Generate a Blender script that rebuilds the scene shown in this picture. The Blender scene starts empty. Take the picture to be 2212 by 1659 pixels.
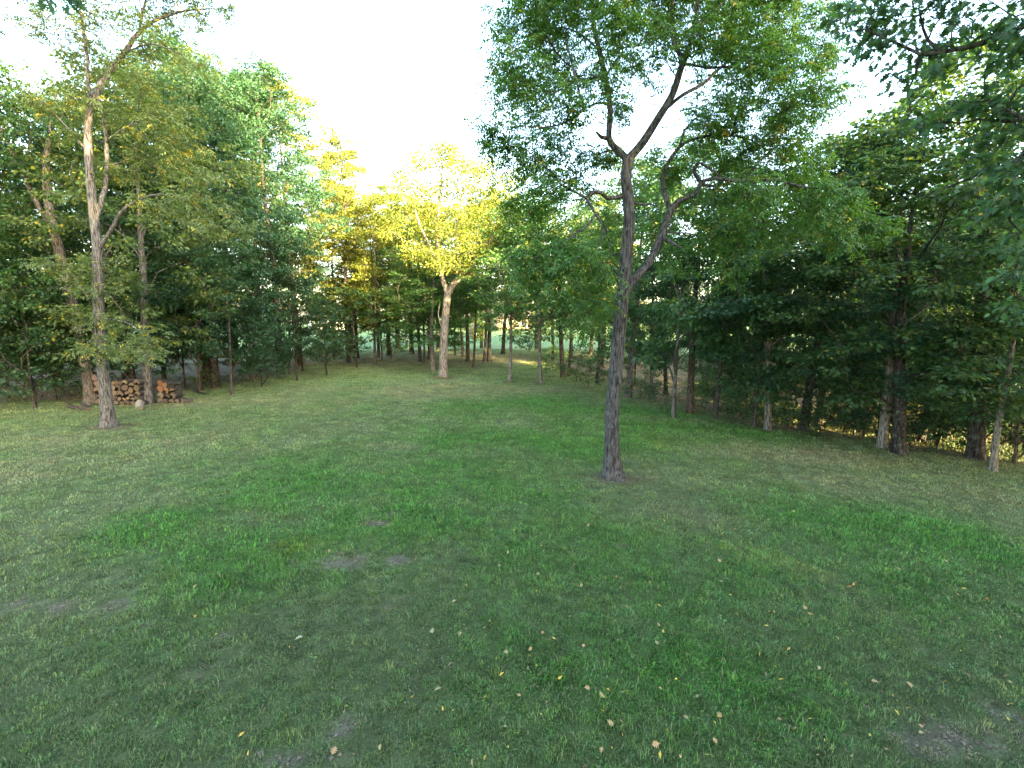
import bpy, math, random
import numpy as np
from math import radians, sin, cos, tan, pi

# ------------------------------------------------------------------ camera, sky, sun, exposure
scene = bpy.context.scene
COL = scene.collection
CAM_H, PITCH, FPX, CX, CY = 4.0, radians(8.0), 1023.0, 1106.0, 829.5   # layout grid 2212 x 1659
cam_d = bpy.data.cameras.new('camera')
cam = bpy.data.objects.new('camera', cam_d)
COL.objects.link(cam)
cam.location = (0, 0, CAM_H)
cam.rotation_euler = (pi/2 - PITCH, 0, 0)
cam_d.sensor_fit = 'HORIZONTAL'
cam_d.sensor_width = 36.0
cam_d.lens = 36.0*FPX/2212.0
cam_d.clip_start = 0.1
cam_d.clip_end = 3000
scene.camera = cam

SUN_AZ, SUN_EL = 142.0, 10.5          # azimuth clockwise from the view direction (+Y)
world = bpy.data.worlds.new('World')
scene.world = world
world.use_nodes = True
wn = world.node_tree.nodes
wl = world.node_tree.links
wn.clear()
w_out = wn.new('ShaderNodeOutputWorld')
w_bg = wn.new('ShaderNodeBackground')
w_sky = wn.new('ShaderNodeTexSky')
w_sky.sky_type = 'NISHITA'
w_sky.sun_disc = False
w_sky.sun_elevation = radians(SUN_EL)
w_sky.sun_rotation = radians(SUN_AZ)
w_sky.air_density = 1.0
w_sky.dust_density = 2.5
w_sky.ozone_density = 1.0
w_bg.inputs['Strength'].default_value = 0.15
wl.new(w_sky.outputs[0], w_bg.inputs[0])
wl.new(w_bg.outputs[0], w_out.inputs[0])

sun_d = bpy.data.lights.new('sun', 'SUN')
sun_d.energy = 4.8
sun_d.angle = radians(0.6)
sun_d.color = (1.0, 0.78, 0.42)
sun = bpy.data.objects.new('sun', sun_d)
COL.objects.link(sun)
SDIR = (sin(radians(SUN_AZ))*cos(radians(SUN_EL)), cos(radians(SUN_AZ))*cos(radians(SUN_EL)), sin(radians(SUN_EL)))
from mathutils import Vector
sun.rotation_euler = Vector(SDIR).to_track_quat('Z', 'Y').to_euler()
sun.location = (30, -30, 40)

vs = scene.view_settings
vs.view_transform = 'Standard'
vs.look = 'None'
vs.exposure = 4.05
vs.gamma = 1.0
vs.use_curve_mapping = False
scene.cycles.max_bounces = 6
scene.cycles.diffuse_bounces = 2
scene.cycles.glossy_bounces = 2
scene.cycles.transmission_bounces = 4
scene.cycles.transparent_max_bounces = 4
scene.cycles.caustics_reflective = False
scene.cycles.caustics_refractive = False

# ------------------------------------------------------------------ helpers: layout, noise
def ray(px, py):
    vx, vy = (px-CX)/FPX, -(py-CY)/FPX
    return np.array([vx, cos(PITCH)+sin(PITCH)*vy, vy*cos(PITCH)-sin(PITCH)])

def P(px, py, Y):
    r = ray(px, py)
    return np.array([0, 0, CAM_H]) + r*(Y/r[1])

def _h(ix, iy, s):
    n = (ix*374761393 + iy*668265263 + s*974711) & 0x7fffffff
    n = ((n ^ (n >> 13))*1274126177) & 0x7fffffff
    n = n ^ (n >> 16)
    return (n & 0xffff)/65535.0

def vnoise(x, y, s=0):
    x = np.asarray(x, float); y = np.asarray(y, float)
    ix = np.floor(x).astype(np.int64); iy = np.floor(y).astype(np.int64)
    fx = x-ix; fy = y-iy
    fx = fx*fx*(3-2*fx); fy = fy*fy*(3-2*fy)
    a, b = _h(ix, iy, s), _h(ix+1, iy, s)
    c, d = _h(ix, iy+1, s), _h(ix+1, iy+1, s)
    return (a*(1-fx)+b*fx)*(1-fy) + (c*(1-fx)+d*fx)*fy

def fbm(x, y, s=0, o=4):
    t = 0; a = .5; n = 0
    x = np.asarray(x, float); y = np.asarray(y, float)
    for i in range(o):
        t = t + a*vnoise(x, y, s+i*17); n += a
        x = x*2.03; y = y*2.03; a *= .5
    return t/n

def sstep(a, b, x):
    t = np.clip((x-a)/(b-a), 0, 1)
    return t*t*(3-2*t)

def H0(x, y):
    x = np.asarray(x, float); y = np.asarray(y, float)
    sp = np.log1p(np.exp((np.clip(x, -40, 40)-4.0)/2.0))*2.0
    z = -0.05*np.minimum(sp, 16.0)*sstep(70, 40, y)
    z = z + 0.010*np.maximum(0, y-60) + 0.0*x
    z = z + (fbm(x*.11, y*.11, 3)-.5)*0.30*sstep(3, 14, np.hypot(x, y))
    return z

def ground0(px, py):
    r = ray(px, py); t = CAM_H/max(1e-3, -r[2])
    for _ in range(30):
        p = np.array([0, 0, CAM_H])+r*t
        t += (p[2]-float(H0(p[0], p[1])))/max(.05, -r[2])*.8
    return np.array([0, 0, CAM_H])+r*t

def sdist(poly, x, y):
    """signed distance to a polyline, positive to the right of its direction"""
    x = np.asarray(x, float); y = np.asarray(y, float)
    best = np.full(x.shape, 1e9); sg = np.ones(x.shape)
    for (ax, ay), (bx, by) in zip(poly[:-1], poly[1:]):
        dx, dy = bx-ax, by-ay; L2 = dx*dx+dy*dy
        t = np.clip(((x-ax)*dx+(y-ay)*dy)/L2, 0, 1)
        d = np.hypot(x-ax-t*dx, y-ay-t*dy)
        cr = (x-ax)*dy-(y-ay)*dx
        m = d < best
        best = np.where(m, d, best); sg = np.where(m, np.sign(cr), sg)
    return best*sg

EDGE_R = [(16, 120), (9, 70)] + [tuple(ground0(*p)[:2]) for p in
          ((1215, 790), (1270, 812), (1350, 842), (1480, 885), (1650, 925), (1900, 958), (2212, 1010))] + [(20, 3), (30, -30)]
EDGE_L = [(-46, 4)] + [tuple(ground0(*p)[:2]) for p in
          ((0, 872), (180, 862), (420, 838), (560, 815), (660, 785), (740, 772))] + [(-21, 66), (-30, 100)]

def H(x, y):
    x = np.asarray(x, float); y = np.asarray(y, float)
    s = -sdist(EDGE_R, x, y)
    k = sstep(62, 40, y)
    z = H0(x, y)
    z = z + k*(-1.9*sstep(0.3, 7.5, s) + 3.0*sstep(11, 34, s)) + 0.25*(fbm(x*.4, y*.4, 9)-.5)*sstep(1, 6, s)
    return z

_T1 = 2.0*1.012**np.arange(450)
def G(px, py):
    """the point of the ground seen at this place of the layout grid"""
    r = ray(px, py)
    def hit(t):
        q = r[None, :]*t[:, None]+np.array([0, 0, CAM_H])
        below = q[:, 2] < H(q[:, 0], q[:, 1])
        k = int(np.argmax(below)) if below.any() else len(t)-1
        return t[max(0, k-1)], t[k]
    a, b = hit(_T1); a, b = hit(np.linspace(a, b, 60))
    p = np.array([0, 0, CAM_H])+r*b
    p[2] = float(H(p[0], p[1]))
    return p

# ------------------------------------------------------------------ what the ground is: lawn health, soil, leaf litter, painted near shade
# (px, py, rx, ry) ellipses on the layout grid, laid onto the ground once
def ellipse(px, py, rx, ry):
    c, a, b = G(px, py), G(px+rx, py), G(px, py-ry)
    b2 = G(px, py+ry)
    return (c[0], .5*(b[1]+b2[1]), abs(a[0]-c[0]), .5*abs(b[1]-b2[1]))
LUSH = [ellipse(*e) for e in ((640, 1060, 300, 110), (560, 1220, 260, 110), (1150, 880, 170, 30), (1200, 960, 380, 60),
        (1280, 1290, 480, 210), (1900, 1170, 340, 120), (1560, 930, 220, 24), (980, 1060, 360, 90), (1480, 1480, 380, 140),
        (2030, 1290, 240, 120), (330, 1150, 180, 70), (1350, 890, 280, 18), (1650, 1250, 300, 120), (900, 1150, 260, 90))]
TAN = [ellipse(*e) for e in ((650, 880, 170, 22), (430, 870, 220, 18), (120, 1010, 260, 60), (1800, 1060, 260, 40),
       (250, 960, 280, 30), (1720, 985, 260, 25), (1000, 845, 300, 22), (1450, 1130, 220, 40), (2120, 1320, 130, 70))]
SOIL = [ellipse(*e) for e in ((740, 1212, 75, 22), (812, 1128, 42, 16), (852, 1298, 26, 16), (860, 1210, 40, 12), (235, 1316, 42, 18),
        (40, 1312, 55, 26), (130, 1308, 40, 14), (745, 1568, 45, 20), (2060, 1600, 170, 52), (318, 1140, 20, 7),
        (1345, 1180, 20, 9), (400, 1455, 60, 18), (190, 1298, 22, 10), (2190, 1560, 40, 40),
        (480, 1375, 24, 10), (310, 1350, 22, 8), (95, 1030, 14, 5), (640, 1640, 120, 16))]
ROOT = [ellipse(*e) for e in ((1328, 1036, 80, 17), (955, 816, 30, 6), (235, 924, 60, 9), (1100, 826, 18, 4), (1168, 828, 18, 4))]
LIME = [ellipse(650, 1178, 75, 22), ellipse(620, 1195, 40, 14)]

GROVE = G(960, 775)[:2]
def blobs(lst, x, y, warp, hi=1.25, lo=.35):
    m = np.zeros(np.shape(x))
    for cx, cy, rx, ry in lst:
        if rx < 1e-3 or ry < 1e-3: continue
        q = np.sqrt(((x-cx)/rx)**2+((y-cy)/ry)**2)
        m = np.maximum(m, sstep(hi, lo, q+warp))
    return m

def ground_masks(x, y):
    w = (fbm(x*.9, y*.9, 21, 4)-.5)
    w2 = (fbm(x*4.0, y*4.0, 31, 3)-.5)
    lush = np.clip(blobs(LUSH, x, y, w*1.3+w2*.35, 1.5, .0)*.95 + (fbm(x*.45, y*.45, 5)-.5)*1.3, 0, 1)
    tanm = np.clip(blobs(TAN, x, y, w*.9)*.8 + (fbm(x*.5+7, y*.5, 15)-.55)*1.2, 0, 1)
    soil = np.clip(blobs(SOIL, x, y, w*.7+w2*1.9), 0, 1)*(.25+.75*sstep(.38, .55, fbm(x*7, y*7, 41, 3)))
    lime = blobs(LIME, x, y, w*.6+w2*.5)
    sr = -sdist(EDGE_R, x, y)+w*2.0
    sl = -sdist(EDGE_L, x, y)+w*2.0
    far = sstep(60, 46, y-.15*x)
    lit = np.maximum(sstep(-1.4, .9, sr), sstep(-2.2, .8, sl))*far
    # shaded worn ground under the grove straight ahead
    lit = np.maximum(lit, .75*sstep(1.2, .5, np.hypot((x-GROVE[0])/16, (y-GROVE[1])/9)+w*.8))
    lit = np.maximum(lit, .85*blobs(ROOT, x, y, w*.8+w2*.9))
    weeds = sstep(2.0, 5.0, sr)*sstep(.47, .60, fbm(x*.16, y*.16, 77))*far
    return lush, tanm, soil, lime, np.clip(lit, 0, 1), weeds

C_DULL = np.array((.150, .198, .074)); C_LUSH = np.array((.066, .185, .026)); C_TAN = np.array((.245, .222, .110))
C_NEAR_DIM = np.array((.080, .128, .042)); C_SOIL = np.array((.125, .100, .076)); C_LIT = np.array((.105, .074, .047)); C_LIME = np.array((.10, .17, .025)); C_WEED = np.array((.035, .085, .02))
def ground_col(x, y, dist=None):
    lush, tanm, soil, lime, lit, weeds = ground_masks(x, y)
    c = C_DULL[None, :]*np.ones((np.size(x), 1))
    def mix(c, k, m): return c*(1-m[:, None])+k[None, :]*m[:, None]
    c = mix(c, C_NEAR_DIM, sstep(15, 5, np.hypot(x, y))*.9)  # near grass: greener, plus foreground shade put into the colour
    c = mix(c, C_TAN, tanm*.55*(.4+.6*sstep(5, 12, np.hypot(x, y))))
    c = mix(c, C_LUSH*1.0, lush*.9*sstep(2, 11, np.hypot(x, y)))
    c = mix(c, C_LUSH*.78, lush*.9*sstep(11, 5, np.hypot(x, y)))  # lush grass darkened near the camera, shade painted in likewise
    c = mix(c, C_LIME, lime*.8)
    c = mix(c, np.array((.085, .150, .050)), sstep(58, 75, y)*.8)
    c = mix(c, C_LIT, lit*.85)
    c = mix(c, C_WEED, weeds*.6)
    g = c*(.85+.3*fbm(x*2.2, y*2.2, 51, 3))[:, None]
    s = mix(g, C_SOIL*1.0, soil*.85)
    return g, s, (lush, tanm, soil, lime, lit, weeds)

# ------------------------------------------------------------------ materials
def new_mat(name):
    m = bpy.data.materials.new(name); m.use_nodes = True
    nt = m.node_tree; nt.nodes.clear()
    out = nt.nodes.new('ShaderNodeOutputMaterial')
    return m, nt, out

def N(nt, t, **kw):
    n = nt.nodes.new(t)
    for k, v in kw.items(): setattr(n, k, v)
    return n

def mat_leaf(name, trans=.42, rough=.5, vary=.5, instancer=False):
    m, nt, out = new_mat(name); L = nt.links.new
    oi = N(nt, 'ShaderNodeObjectInfo')
    at = N(nt, 'ShaderNodeAttribute', attribute_name='rnd')
    # a share (object alpha) of the leaves has turned yellow
    lt = N(nt, 'ShaderNodeMath', operation='LESS_THAN'); L(at.outputs['Fac'], lt.inputs[0]); L(oi.outputs['Alpha'], lt.inputs[1])
    mx = N(nt, 'ShaderNodeMix', data_type='RGBA'); L(lt.outputs[0], mx.inputs['Factor'])
    L(oi.outputs['Color'], mx.inputs['A']); mx.inputs['B'].default_value = (.30, .27, .035, 1)
    mul = N(nt, 'ShaderNodeMath', operation='MULTIPLY'); L(at.outputs['Fac'], mul.inputs[0]); mul.inputs[1].default_value = 37.7
    fr = N(nt, 'ShaderNodeMath', operation='FRACT'); L(mul.outputs[0], fr.inputs[0])
    mr = N(nt, 'ShaderNodeMapRange'); L(fr.outputs[0], mr.inputs['Value']); mr.inputs['To Min'].default_value = 1-vary; mr.inputs['To Max'].default_value = 1+vary
    mul2 = N(nt, 'ShaderNodeMath', operation='MULTIPLY'); L(at.outputs['Fac'], mul2.inputs[0]); mul2.inputs[1].default_value = 91.3
    fr2 = N(nt, 'ShaderNodeMath', operation='FRACT'); L(mul2.outputs[0], fr2.inputs[0])
    mr2 = N(nt, 'ShaderNodeMapRange'); L(fr2.outputs[0], mr2.inputs['Value']); mr2.inputs['To Min'].default_value = .475; mr2.inputs['To Max'].default_value = .515
    hsv = N(nt, 'ShaderNodeHueSaturation'); L(mx.outputs['Result'], hsv.inputs['Color']); L(mr.outputs[0], hsv.inputs['Value']); L(mr2.outputs[0], hsv.inputs['Hue'])
    pb = N(nt, 'ShaderNodeBsdfPrincipled'); L(hsv.outputs[0], pb.inputs['Base Color'])
    pb.inputs['Roughness'].default_value = rough; pb.inputs['Specular IOR Level'].default_value = .35
    tc = N(nt, 'ShaderNodeMix', data_type='RGBA', blend_type='MULTIPLY'); tc.inputs['Factor'].default_value = 1
    L(hsv.outputs[0], tc.inputs['A']); tc.inputs['B'].default_value = (1.9, 1.75, .7, 1)
    tr = N(nt, 'ShaderNodeBsdfTranslucent'); L(tc.outputs['Result'], tr.inputs['Color'])
    ms = N(nt, 'ShaderNodeMixShader'); ms.inputs[0].default_value = trans
    L(pb.outputs[0], ms.inputs[1]); L(tr.outputs[0], ms.inputs[2]); L(ms.outputs[0], out.inputs[0])
    return m

def mat_bark(name, ridge=1.0, lichen=.35, bump=.6):
    m, nt, out = new_mat(name); L = nt.links.new
    oi = N(nt, 'ShaderNodeObjectInfo')
    tc = N(nt, 'ShaderNodeTexCoord')
    mp = N(nt, 'ShaderNodeMapping'); L(tc.outputs['Object'], mp.inputs[0]); mp.inputs['Scale'].default_value = (26*ridge, 26*ridge, 4.2*ridge)
    n1 = N(nt, 'ShaderNodeTexNoise'); L(mp.outputs[0], n1.inputs['Vector']); n1.inputs['Scale'].default_value = 1.0; n1.inputs['Detail'].default_value = 5
    r1 = N(nt, 'ShaderNodeValToRGB'); L(n1.outputs['Fac'], r1.inputs[0])
    r1.color_ramp.elements[0].position = .36; r1.color_ramp.elements[0].color = (.22, .20, .19, 1)
    r1.color_ramp.elements[1].position = .62; r1.color_ramp.elements[1].color = (1.25, 1.2, 1.15, 1)
    mu = N(nt, 'ShaderNodeMix', data_type='RGBA', blend_type='MULTIPLY'); mu.inputs['Factor'].default_value = 1
    L(oi.outputs['Color'], mu.inputs['A']); L(r1.outputs[0], mu.inputs['B'])
    n2 = N(nt, 'ShaderNodeTexNoise'); L(tc.outputs['Object'], n2.inputs['Vector']); n2.inputs['Scale'].default_value = 7; n2.inputs['Detail'].default_value = 6; n2.inputs['Roughness'].default_value = .7
    r2 = N(nt, 'ShaderNodeMapRange'); L(n2.outputs['Fac'], r2.inputs['Value']); r2.inputs['From Min'].default_value = .53; r2.inputs['From Max'].default_value = .66; r2.inputs['To Max'].default_value = lichen
    mx = N(nt, 'ShaderNodeMix', data_type='RGBA'); L(r2.outputs[0], mx.inputs['Factor']); L(mu.outputs['Result'], mx.inputs['A']); mx.inputs['B'].default_value = (.25, .27, .25, 1)
    pb = N(nt, 'ShaderNodeBsdfPrincipled'); L(mx.outputs['Result'], pb.inputs['Base Color'])
    pb.inputs['Roughness'].default_value = .92; pb.inputs['Specular IOR Level'].default_value = .12
    bp = N(nt, 'ShaderNodeBump'); bp.inputs['Strength'].default_value = bump; bp.inputs['Distance'].default_value = .02
    L(n1.outputs['Fac'], bp.inputs['Height']); L(bp.outputs[0], pb.inputs['Normal'])
    L(pb.outputs[0], out.inputs[0])
    return m

def mat_ground():
    m, nt, out = new_mat('ground'); L = nt.links.new
    at = N(nt, 'ShaderNodeAttribute', attribute_name='gcol')
    ge = N(nt, 'ShaderNodeNewGeometry')
    n1 = N(nt, 'ShaderNodeTexNoise'); L(ge.outputs['Position'], n1.inputs['Vector']); n1.inputs['Scale'].default_value = 30; n1.inputs['Detail'].default_value = 6; n1.inputs['Roughness'].default_value = .85
    r1 = N(nt, 'ShaderNodeMapRange'); L(n1.outputs['Fac'], r1.inputs['Value']); r1.inputs['From Min'].default_value = .3; r1.inputs['From Max'].default_value = .7; r1.inputs['To Min'].default_value = .3; r1.inputs['To Max'].default_value = 1.75
    n3 = N(nt, 'ShaderNodeTexNoise'); L(ge.outputs['Position'], n3.inputs['Vector']); n3.inputs['Scale'].default_value = 3.5; n3.inputs['Detail'].default_value = 5
    r3 = N(nt, 'ShaderNodeMapRange'); L(n3.outputs['Fac'], r3.inputs['Value']); r3.inputs['From Min'].default_value = .3; r3.inputs['From Max'].default_value = .7; r3.inputs['To Min'].default_value = .8; r3.inputs['To Max'].default_value = 1.2
    mm = N(nt, 'ShaderNodeMath', operation='MULTIPLY'); L(r1.outputs[0], mm.inputs[0]); L(r3.outputs[0], mm.inputs[1])
    hs = N(nt, 'ShaderNodeHueSaturation'); L(at.outputs['Color'], hs.inputs['Color']); L(mm.outputs[0], hs.inputs['Value'])
    pb = N(nt, 'ShaderNodeBsdfPrincipled'); L(hs.outputs[0], pb.inputs['Base Color']); pb.inputs['Roughness'].default_value = .95; pb.inputs['Specular IOR Level'].default_value = .1
    bp = N(nt, 'ShaderNodeBump'); bp.inputs['Strength'].default_value = .8; bp.inputs['Distance'].default_value = .03
    L(n1.outputs['Fac'], bp.inputs['Height']); L(bp.outputs[0], pb.inputs['Normal']); L(pb.outputs[0], out.inputs[0])
    return m

def mat_grass():
    m, nt, out = new_mat('grass_blade'); L = nt.links.new
    ic = N(nt, 'ShaderNodeAttribute', attribute_name='gcol', attribute_type='INSTANCER')
    at = N(nt, 'ShaderNodeAttribute', attribute_name='rnd')
    mr = N(nt, 'ShaderNodeMapRange'); L(at.outputs['Fac'], mr.inputs['Value']); mr.inputs['To Min'].default_value = .45; mr.inputs['To Max'].default_value = 1.7
    gt = N(nt, 'ShaderNodeMath', operation='GREATER_THAN'); L(at.outputs['Fac'], gt.inputs[0]); gt.inputs[1].default_value = .90
    hs = N(nt, 'ShaderNodeHueSaturation'); L(ic.outputs['Color'], hs.inputs['Color']); L(mr.outputs[0], hs.inputs['Value'])
    mx = N(nt, 'ShaderNodeMix', data_type='RGBA'); L(gt.outputs[0], mx.inputs['Factor']); L(hs.outputs[0], mx.inputs['A']); mx.inputs['B'].default_value = (.24, .21, .12, 1)
    pb = N(nt, 'ShaderNodeBsdfPrincipled'); L(mx.outputs['Result'], pb.inputs['Base Color']); pb.inputs['Roughness'].default_value = .55; pb.inputs['Specular IOR Level'].default_value = .25
    tr = N(nt, 'ShaderNodeBsdfTranslucent'); L(mx.outputs['Result'], tr.inputs['Color'])
    ms = N(nt, 'ShaderNodeMixShader'); ms.inputs[0].default_value = .3
    L(pb.outputs[0], ms.inputs[1]); L(tr.outputs[0], ms.inputs[2]); L(ms.outputs[0], out.inputs[0])
    return m

def mat_plain(name, col, rough=.8, scale=12, amt=.35, spec=.2, use_obj=False, bump=.2):
    m, nt, out = new_mat(name); L = nt.links.new
    tc = N(nt, 'ShaderNodeTexCoord')
    n1 = N(nt, 'ShaderNodeTexNoise'); L(tc.outputs['Object'], n1.inputs['Vector']); n1.inputs['Scale'].default_value = scale; n1.inputs['Detail'].default_value = 5
    mr = N(nt, 'ShaderNodeMapRange'); L(n1.outputs['Fac'], mr.inputs['Value']); mr.inputs['From Min'].default_value = .3; mr.inputs['From Max'].default_value = .7; mr.inputs['To Min'].default_value = 1-amt; mr.inputs['To Max'].default_value = 1+amt
    hs = N(nt, 'ShaderNodeHueSaturation'); L(mr.outputs[0], hs.inputs['Value'])
    if use_obj:
        oi = N(nt, 'ShaderNodeObjectInfo'); L(oi.outputs['Color'], hs.inputs['Color'])
    else: hs.inputs['Color'].default_value = (*col, 1)
    pb = N(nt, 'ShaderNodeBsdfPrincipled'); L(hs.outputs[0], pb.inputs['Base Color']); pb.inputs['Roughness'].default_value = rough; pb.inputs['Specular IOR Level'].default_value = spec
    bp = N(nt, 'ShaderNodeBump'); bp.inputs['Strength'].default_value = bump; bp.inputs['Distance'].default_value = .02
    L(n1.outputs['Fac'], bp.inputs['Height']); L(bp.outputs[0], pb.inputs['Normal']); L(pb.outputs[0], out.inputs[0])
    return m

def mat_cut_wood():
    m, nt, out = new_mat('cut_wood'); L = nt.links.new
    oi = N(nt, 'ShaderNodeObjectInfo')
    tc = N(nt, 'ShaderNodeTexCoord')
    mp = N(nt, 'ShaderNodeMapping'); L(tc.outputs['Object'], mp.inputs[0]); mp.inputs['Scale'].default_value = (1, 0, 1)
    ln = N(nt, 'ShaderNodeVectorMath', operation='LENGTH'); L(mp.outputs[0], ln.inputs[0])
    nz = N(nt, 'ShaderNodeTexNoise'); L(tc.outputs['Object'], nz.inputs['Vector']); nz.inputs['Scale'].default_value = 9; nz.inputs['Detail'].default_value = 4
    ad = N(nt, 'ShaderNodeMath', operation='MULTIPLY_ADD'); L(nz.outputs['Fac'], ad.inputs[0]); ad.inputs[1].default_value = .03; L(ln.outputs['Value'], ad.inputs[2])
    mu = N(nt, 'ShaderNodeMath', operation='MULTIPLY'); L(ad.outputs[0], mu.inputs[0]); mu.inputs[1].default_value = 230
    sn = N(nt, 'ShaderNodeMath', operation='SINE'); L(mu.outputs[0], sn.inputs[0])
    mr = N(nt, 'ShaderNodeMapRange'); L(sn.outputs[0], mr.inputs['Value']); mr.inputs['From Min'].default_value = -1; mr.inputs['To Min'].default_value = .82; mr.inputs['To Max'].default_value = 1.1
    m2 = N(nt, 'ShaderNodeMapRange'); L(nz.outputs['Fac'], m2.inputs['Value']); m2.inputs['From Min'].default_value = .35; m2.inputs['From Max'].default_value = .7; m2.inputs['To Min'].default_value = .6; m2.inputs['To Max'].default_value = 1.25
    m3 = N(nt, 'ShaderNodeMath', operation='MULTIPLY'); L(mr.outputs[0], m3.inputs[0]); L(m2.outputs[0], m3.inputs[1])
    hs = N(nt, 'ShaderNodeHueSaturation'); L(oi.outputs['Color'], hs.inputs['Color']); L(m3.outputs[0], hs.inputs['Value'])
    pb = N(nt, 'ShaderNodeBsdfPrincipled'); L(hs.outputs[0], pb.inputs['Base Color']); pb.inputs['Roughness'].default_value = .85; pb.inputs['Specular IOR Level'].default_value = .15
    L(pb.outputs[0], out.inputs[0])
    return m

M_LEAF = mat_leaf('leaf')
M_BARK = mat_bark('bark')
M_BARK_HERO = mat_bark('ridged_bark', ridge=1.05, lichen=.25, bump=1.0)
M_GROUND = mat_ground()
M_GRASS = mat_grass()
M_DRY = mat_leaf('dry_leaf', trans=.15, rough=.7, vary=.4)
M_CUT = mat_cut_wood()

# ------------------------------------------------------------------ mesh helpers
def mesh_from(name, V, F, mats, attrs=None, smooth=False, midx=None):
    """V (n,3); F list of (m,k) arrays with k=3 or 4"""
    me = bpy.data.meshes.new(name)
    V = np.asarray(V, np.float32)
    F = [np.asarray(f, np.int32) for f in F if len(f)]
    me.vertices.add(len(V)); me.vertices.foreach_set('co', V.ravel())
    nl = sum(f.size for f in F); nf = sum(len(f) for f in F)
    me.loops.add(nl); me.polygons.add(nf)
    me.loops.foreach_set('vertex_index', np.concatenate([f.ravel() for f in F]))
    tot = np.concatenate([np.full(len(f), f.shape[1], np.int32) for f in F])
    st = np.concatenate([[0], np.cumsum(tot)[:-1]]).astype(np.int32)
    me.polygons.foreach_set('loop_start', st)
    try: me.polygons.foreach_set('loop_total', tot)
    except Exception: pass
    if smooth: me.polygons.foreach_set('use_smooth', np.ones(nf, bool))
    if midx is not None: me.polygons.foreach_set('material_index', np.asarray(midx, np.int32))
    for a, (typ, dat) in (attrs or {}).items():
        at = me.attributes.new(a, typ, 'POINT')
        if typ == 'FLOAT': at.data.foreach_set('value', np.asarray(dat, np.float32))
        elif typ == 'INT': at.data.foreach_set('value', np.asarray(dat, np.int32))
        elif typ == 'FLOAT_VECTOR': at.data.foreach_set('vector', np.asarray(dat, np.float32).ravel())
        elif typ == 'FLOAT_COLOR':
            d = np.ones((len(V), 4), np.float32); d[:, :3] = dat
            at.data.foreach_set('color', d.ravel())
    for m in (mats if isinstance(mats, (list, tuple)) else [mats]): me.materials.append(m)
    me.update(); me.validate()
    return me

def obj(name, me, parent=None, **props):
    o = bpy.data.objects.new(name, me)
    COL.objects.link(o)
    if parent is not None: o.parent = parent
    for k, v in props.items(): o[k] = v
    return o

def tag(o, label, cat, group=None):
    o['label'] = label; o['category'] = cat
    if group: o['group'] = group
    return o

# ------------------------------------------------------------------ terrain: one sheet to the horizon
def axis(lo, hi, fine_lo, fine_hi, step, grow=1.12):
    a = list(np.arange(fine_lo, fine_hi+1e-6, step)); s = step
    while a[-1] < hi: s *= grow; a.append(a[-1]+s)
    s = step; b = [a[0]]
    while b[-1] > lo: s *= grow; b.append(b[-1]-s)
    return np.array(b[::-1][:-1]+a)
gx = axis(-1500, 1500, -22, 24, .16)
gy = axis(-300, 1800, 2.5, 30, .16)
XX, YY = np.meshgrid(gx, gy)
x, y = XX.ravel(), YY.ravel()
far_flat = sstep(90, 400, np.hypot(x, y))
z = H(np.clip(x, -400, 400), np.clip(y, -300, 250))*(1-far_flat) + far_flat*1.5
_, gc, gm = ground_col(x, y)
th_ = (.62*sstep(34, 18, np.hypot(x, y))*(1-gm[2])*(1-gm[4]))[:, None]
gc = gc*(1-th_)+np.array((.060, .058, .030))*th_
nx, ny = len(gx), len(gy)
ii, jj = np.meshgrid(np.arange(nx-1), np.arange(ny-1))
a = (jj*nx+ii).ravel()
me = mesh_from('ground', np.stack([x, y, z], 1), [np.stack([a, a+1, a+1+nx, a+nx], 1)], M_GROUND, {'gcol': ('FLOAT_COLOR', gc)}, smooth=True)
ground = obj('ground', me, kind='structure', label='shaded lawn with worn and lush patches sloping into wooded ravine')

# ------------------------------------------------------------------ tree growing
def catmull(pts, step):
    pts = np.asarray(pts, float)
    if len(pts) < 3:
        n = max(1, int(np.linalg.norm(pts[-1]-pts[0])/step))
        t = np.linspace(0, 1, n+1)[:, None]
        return pts[0]*(1-t)+pts[-1]*t, np.linspace(0, len(pts)-1, n+1)
    p = np.vstack([2*pts[0]-pts[1], pts, 2*pts[-1]-pts[-2]])
    out, par = [], []
    for i in range(1, len(p)-2):
        n = max(1, int(round(np.linalg.norm(p[i+1]-p[i])/step)))
        for k in range(n):
            t = k/n; t2, t3 = t*t, t*t*t
            out.append(.5*((2*p[i])+(-p[i-1]+p[i+1])*t+(2*p[i-1]-5*p[i]+4*p[i+1]-p[i+2])*t2+(-p[i-1]+3*p[i]-3*p[i+1]+p[i+2])*t3))
            par.append(i-1+t)
    out.append(p[-2]); par.append(len(pts)-1)
    return np.array(out), np.array(par)

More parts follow.
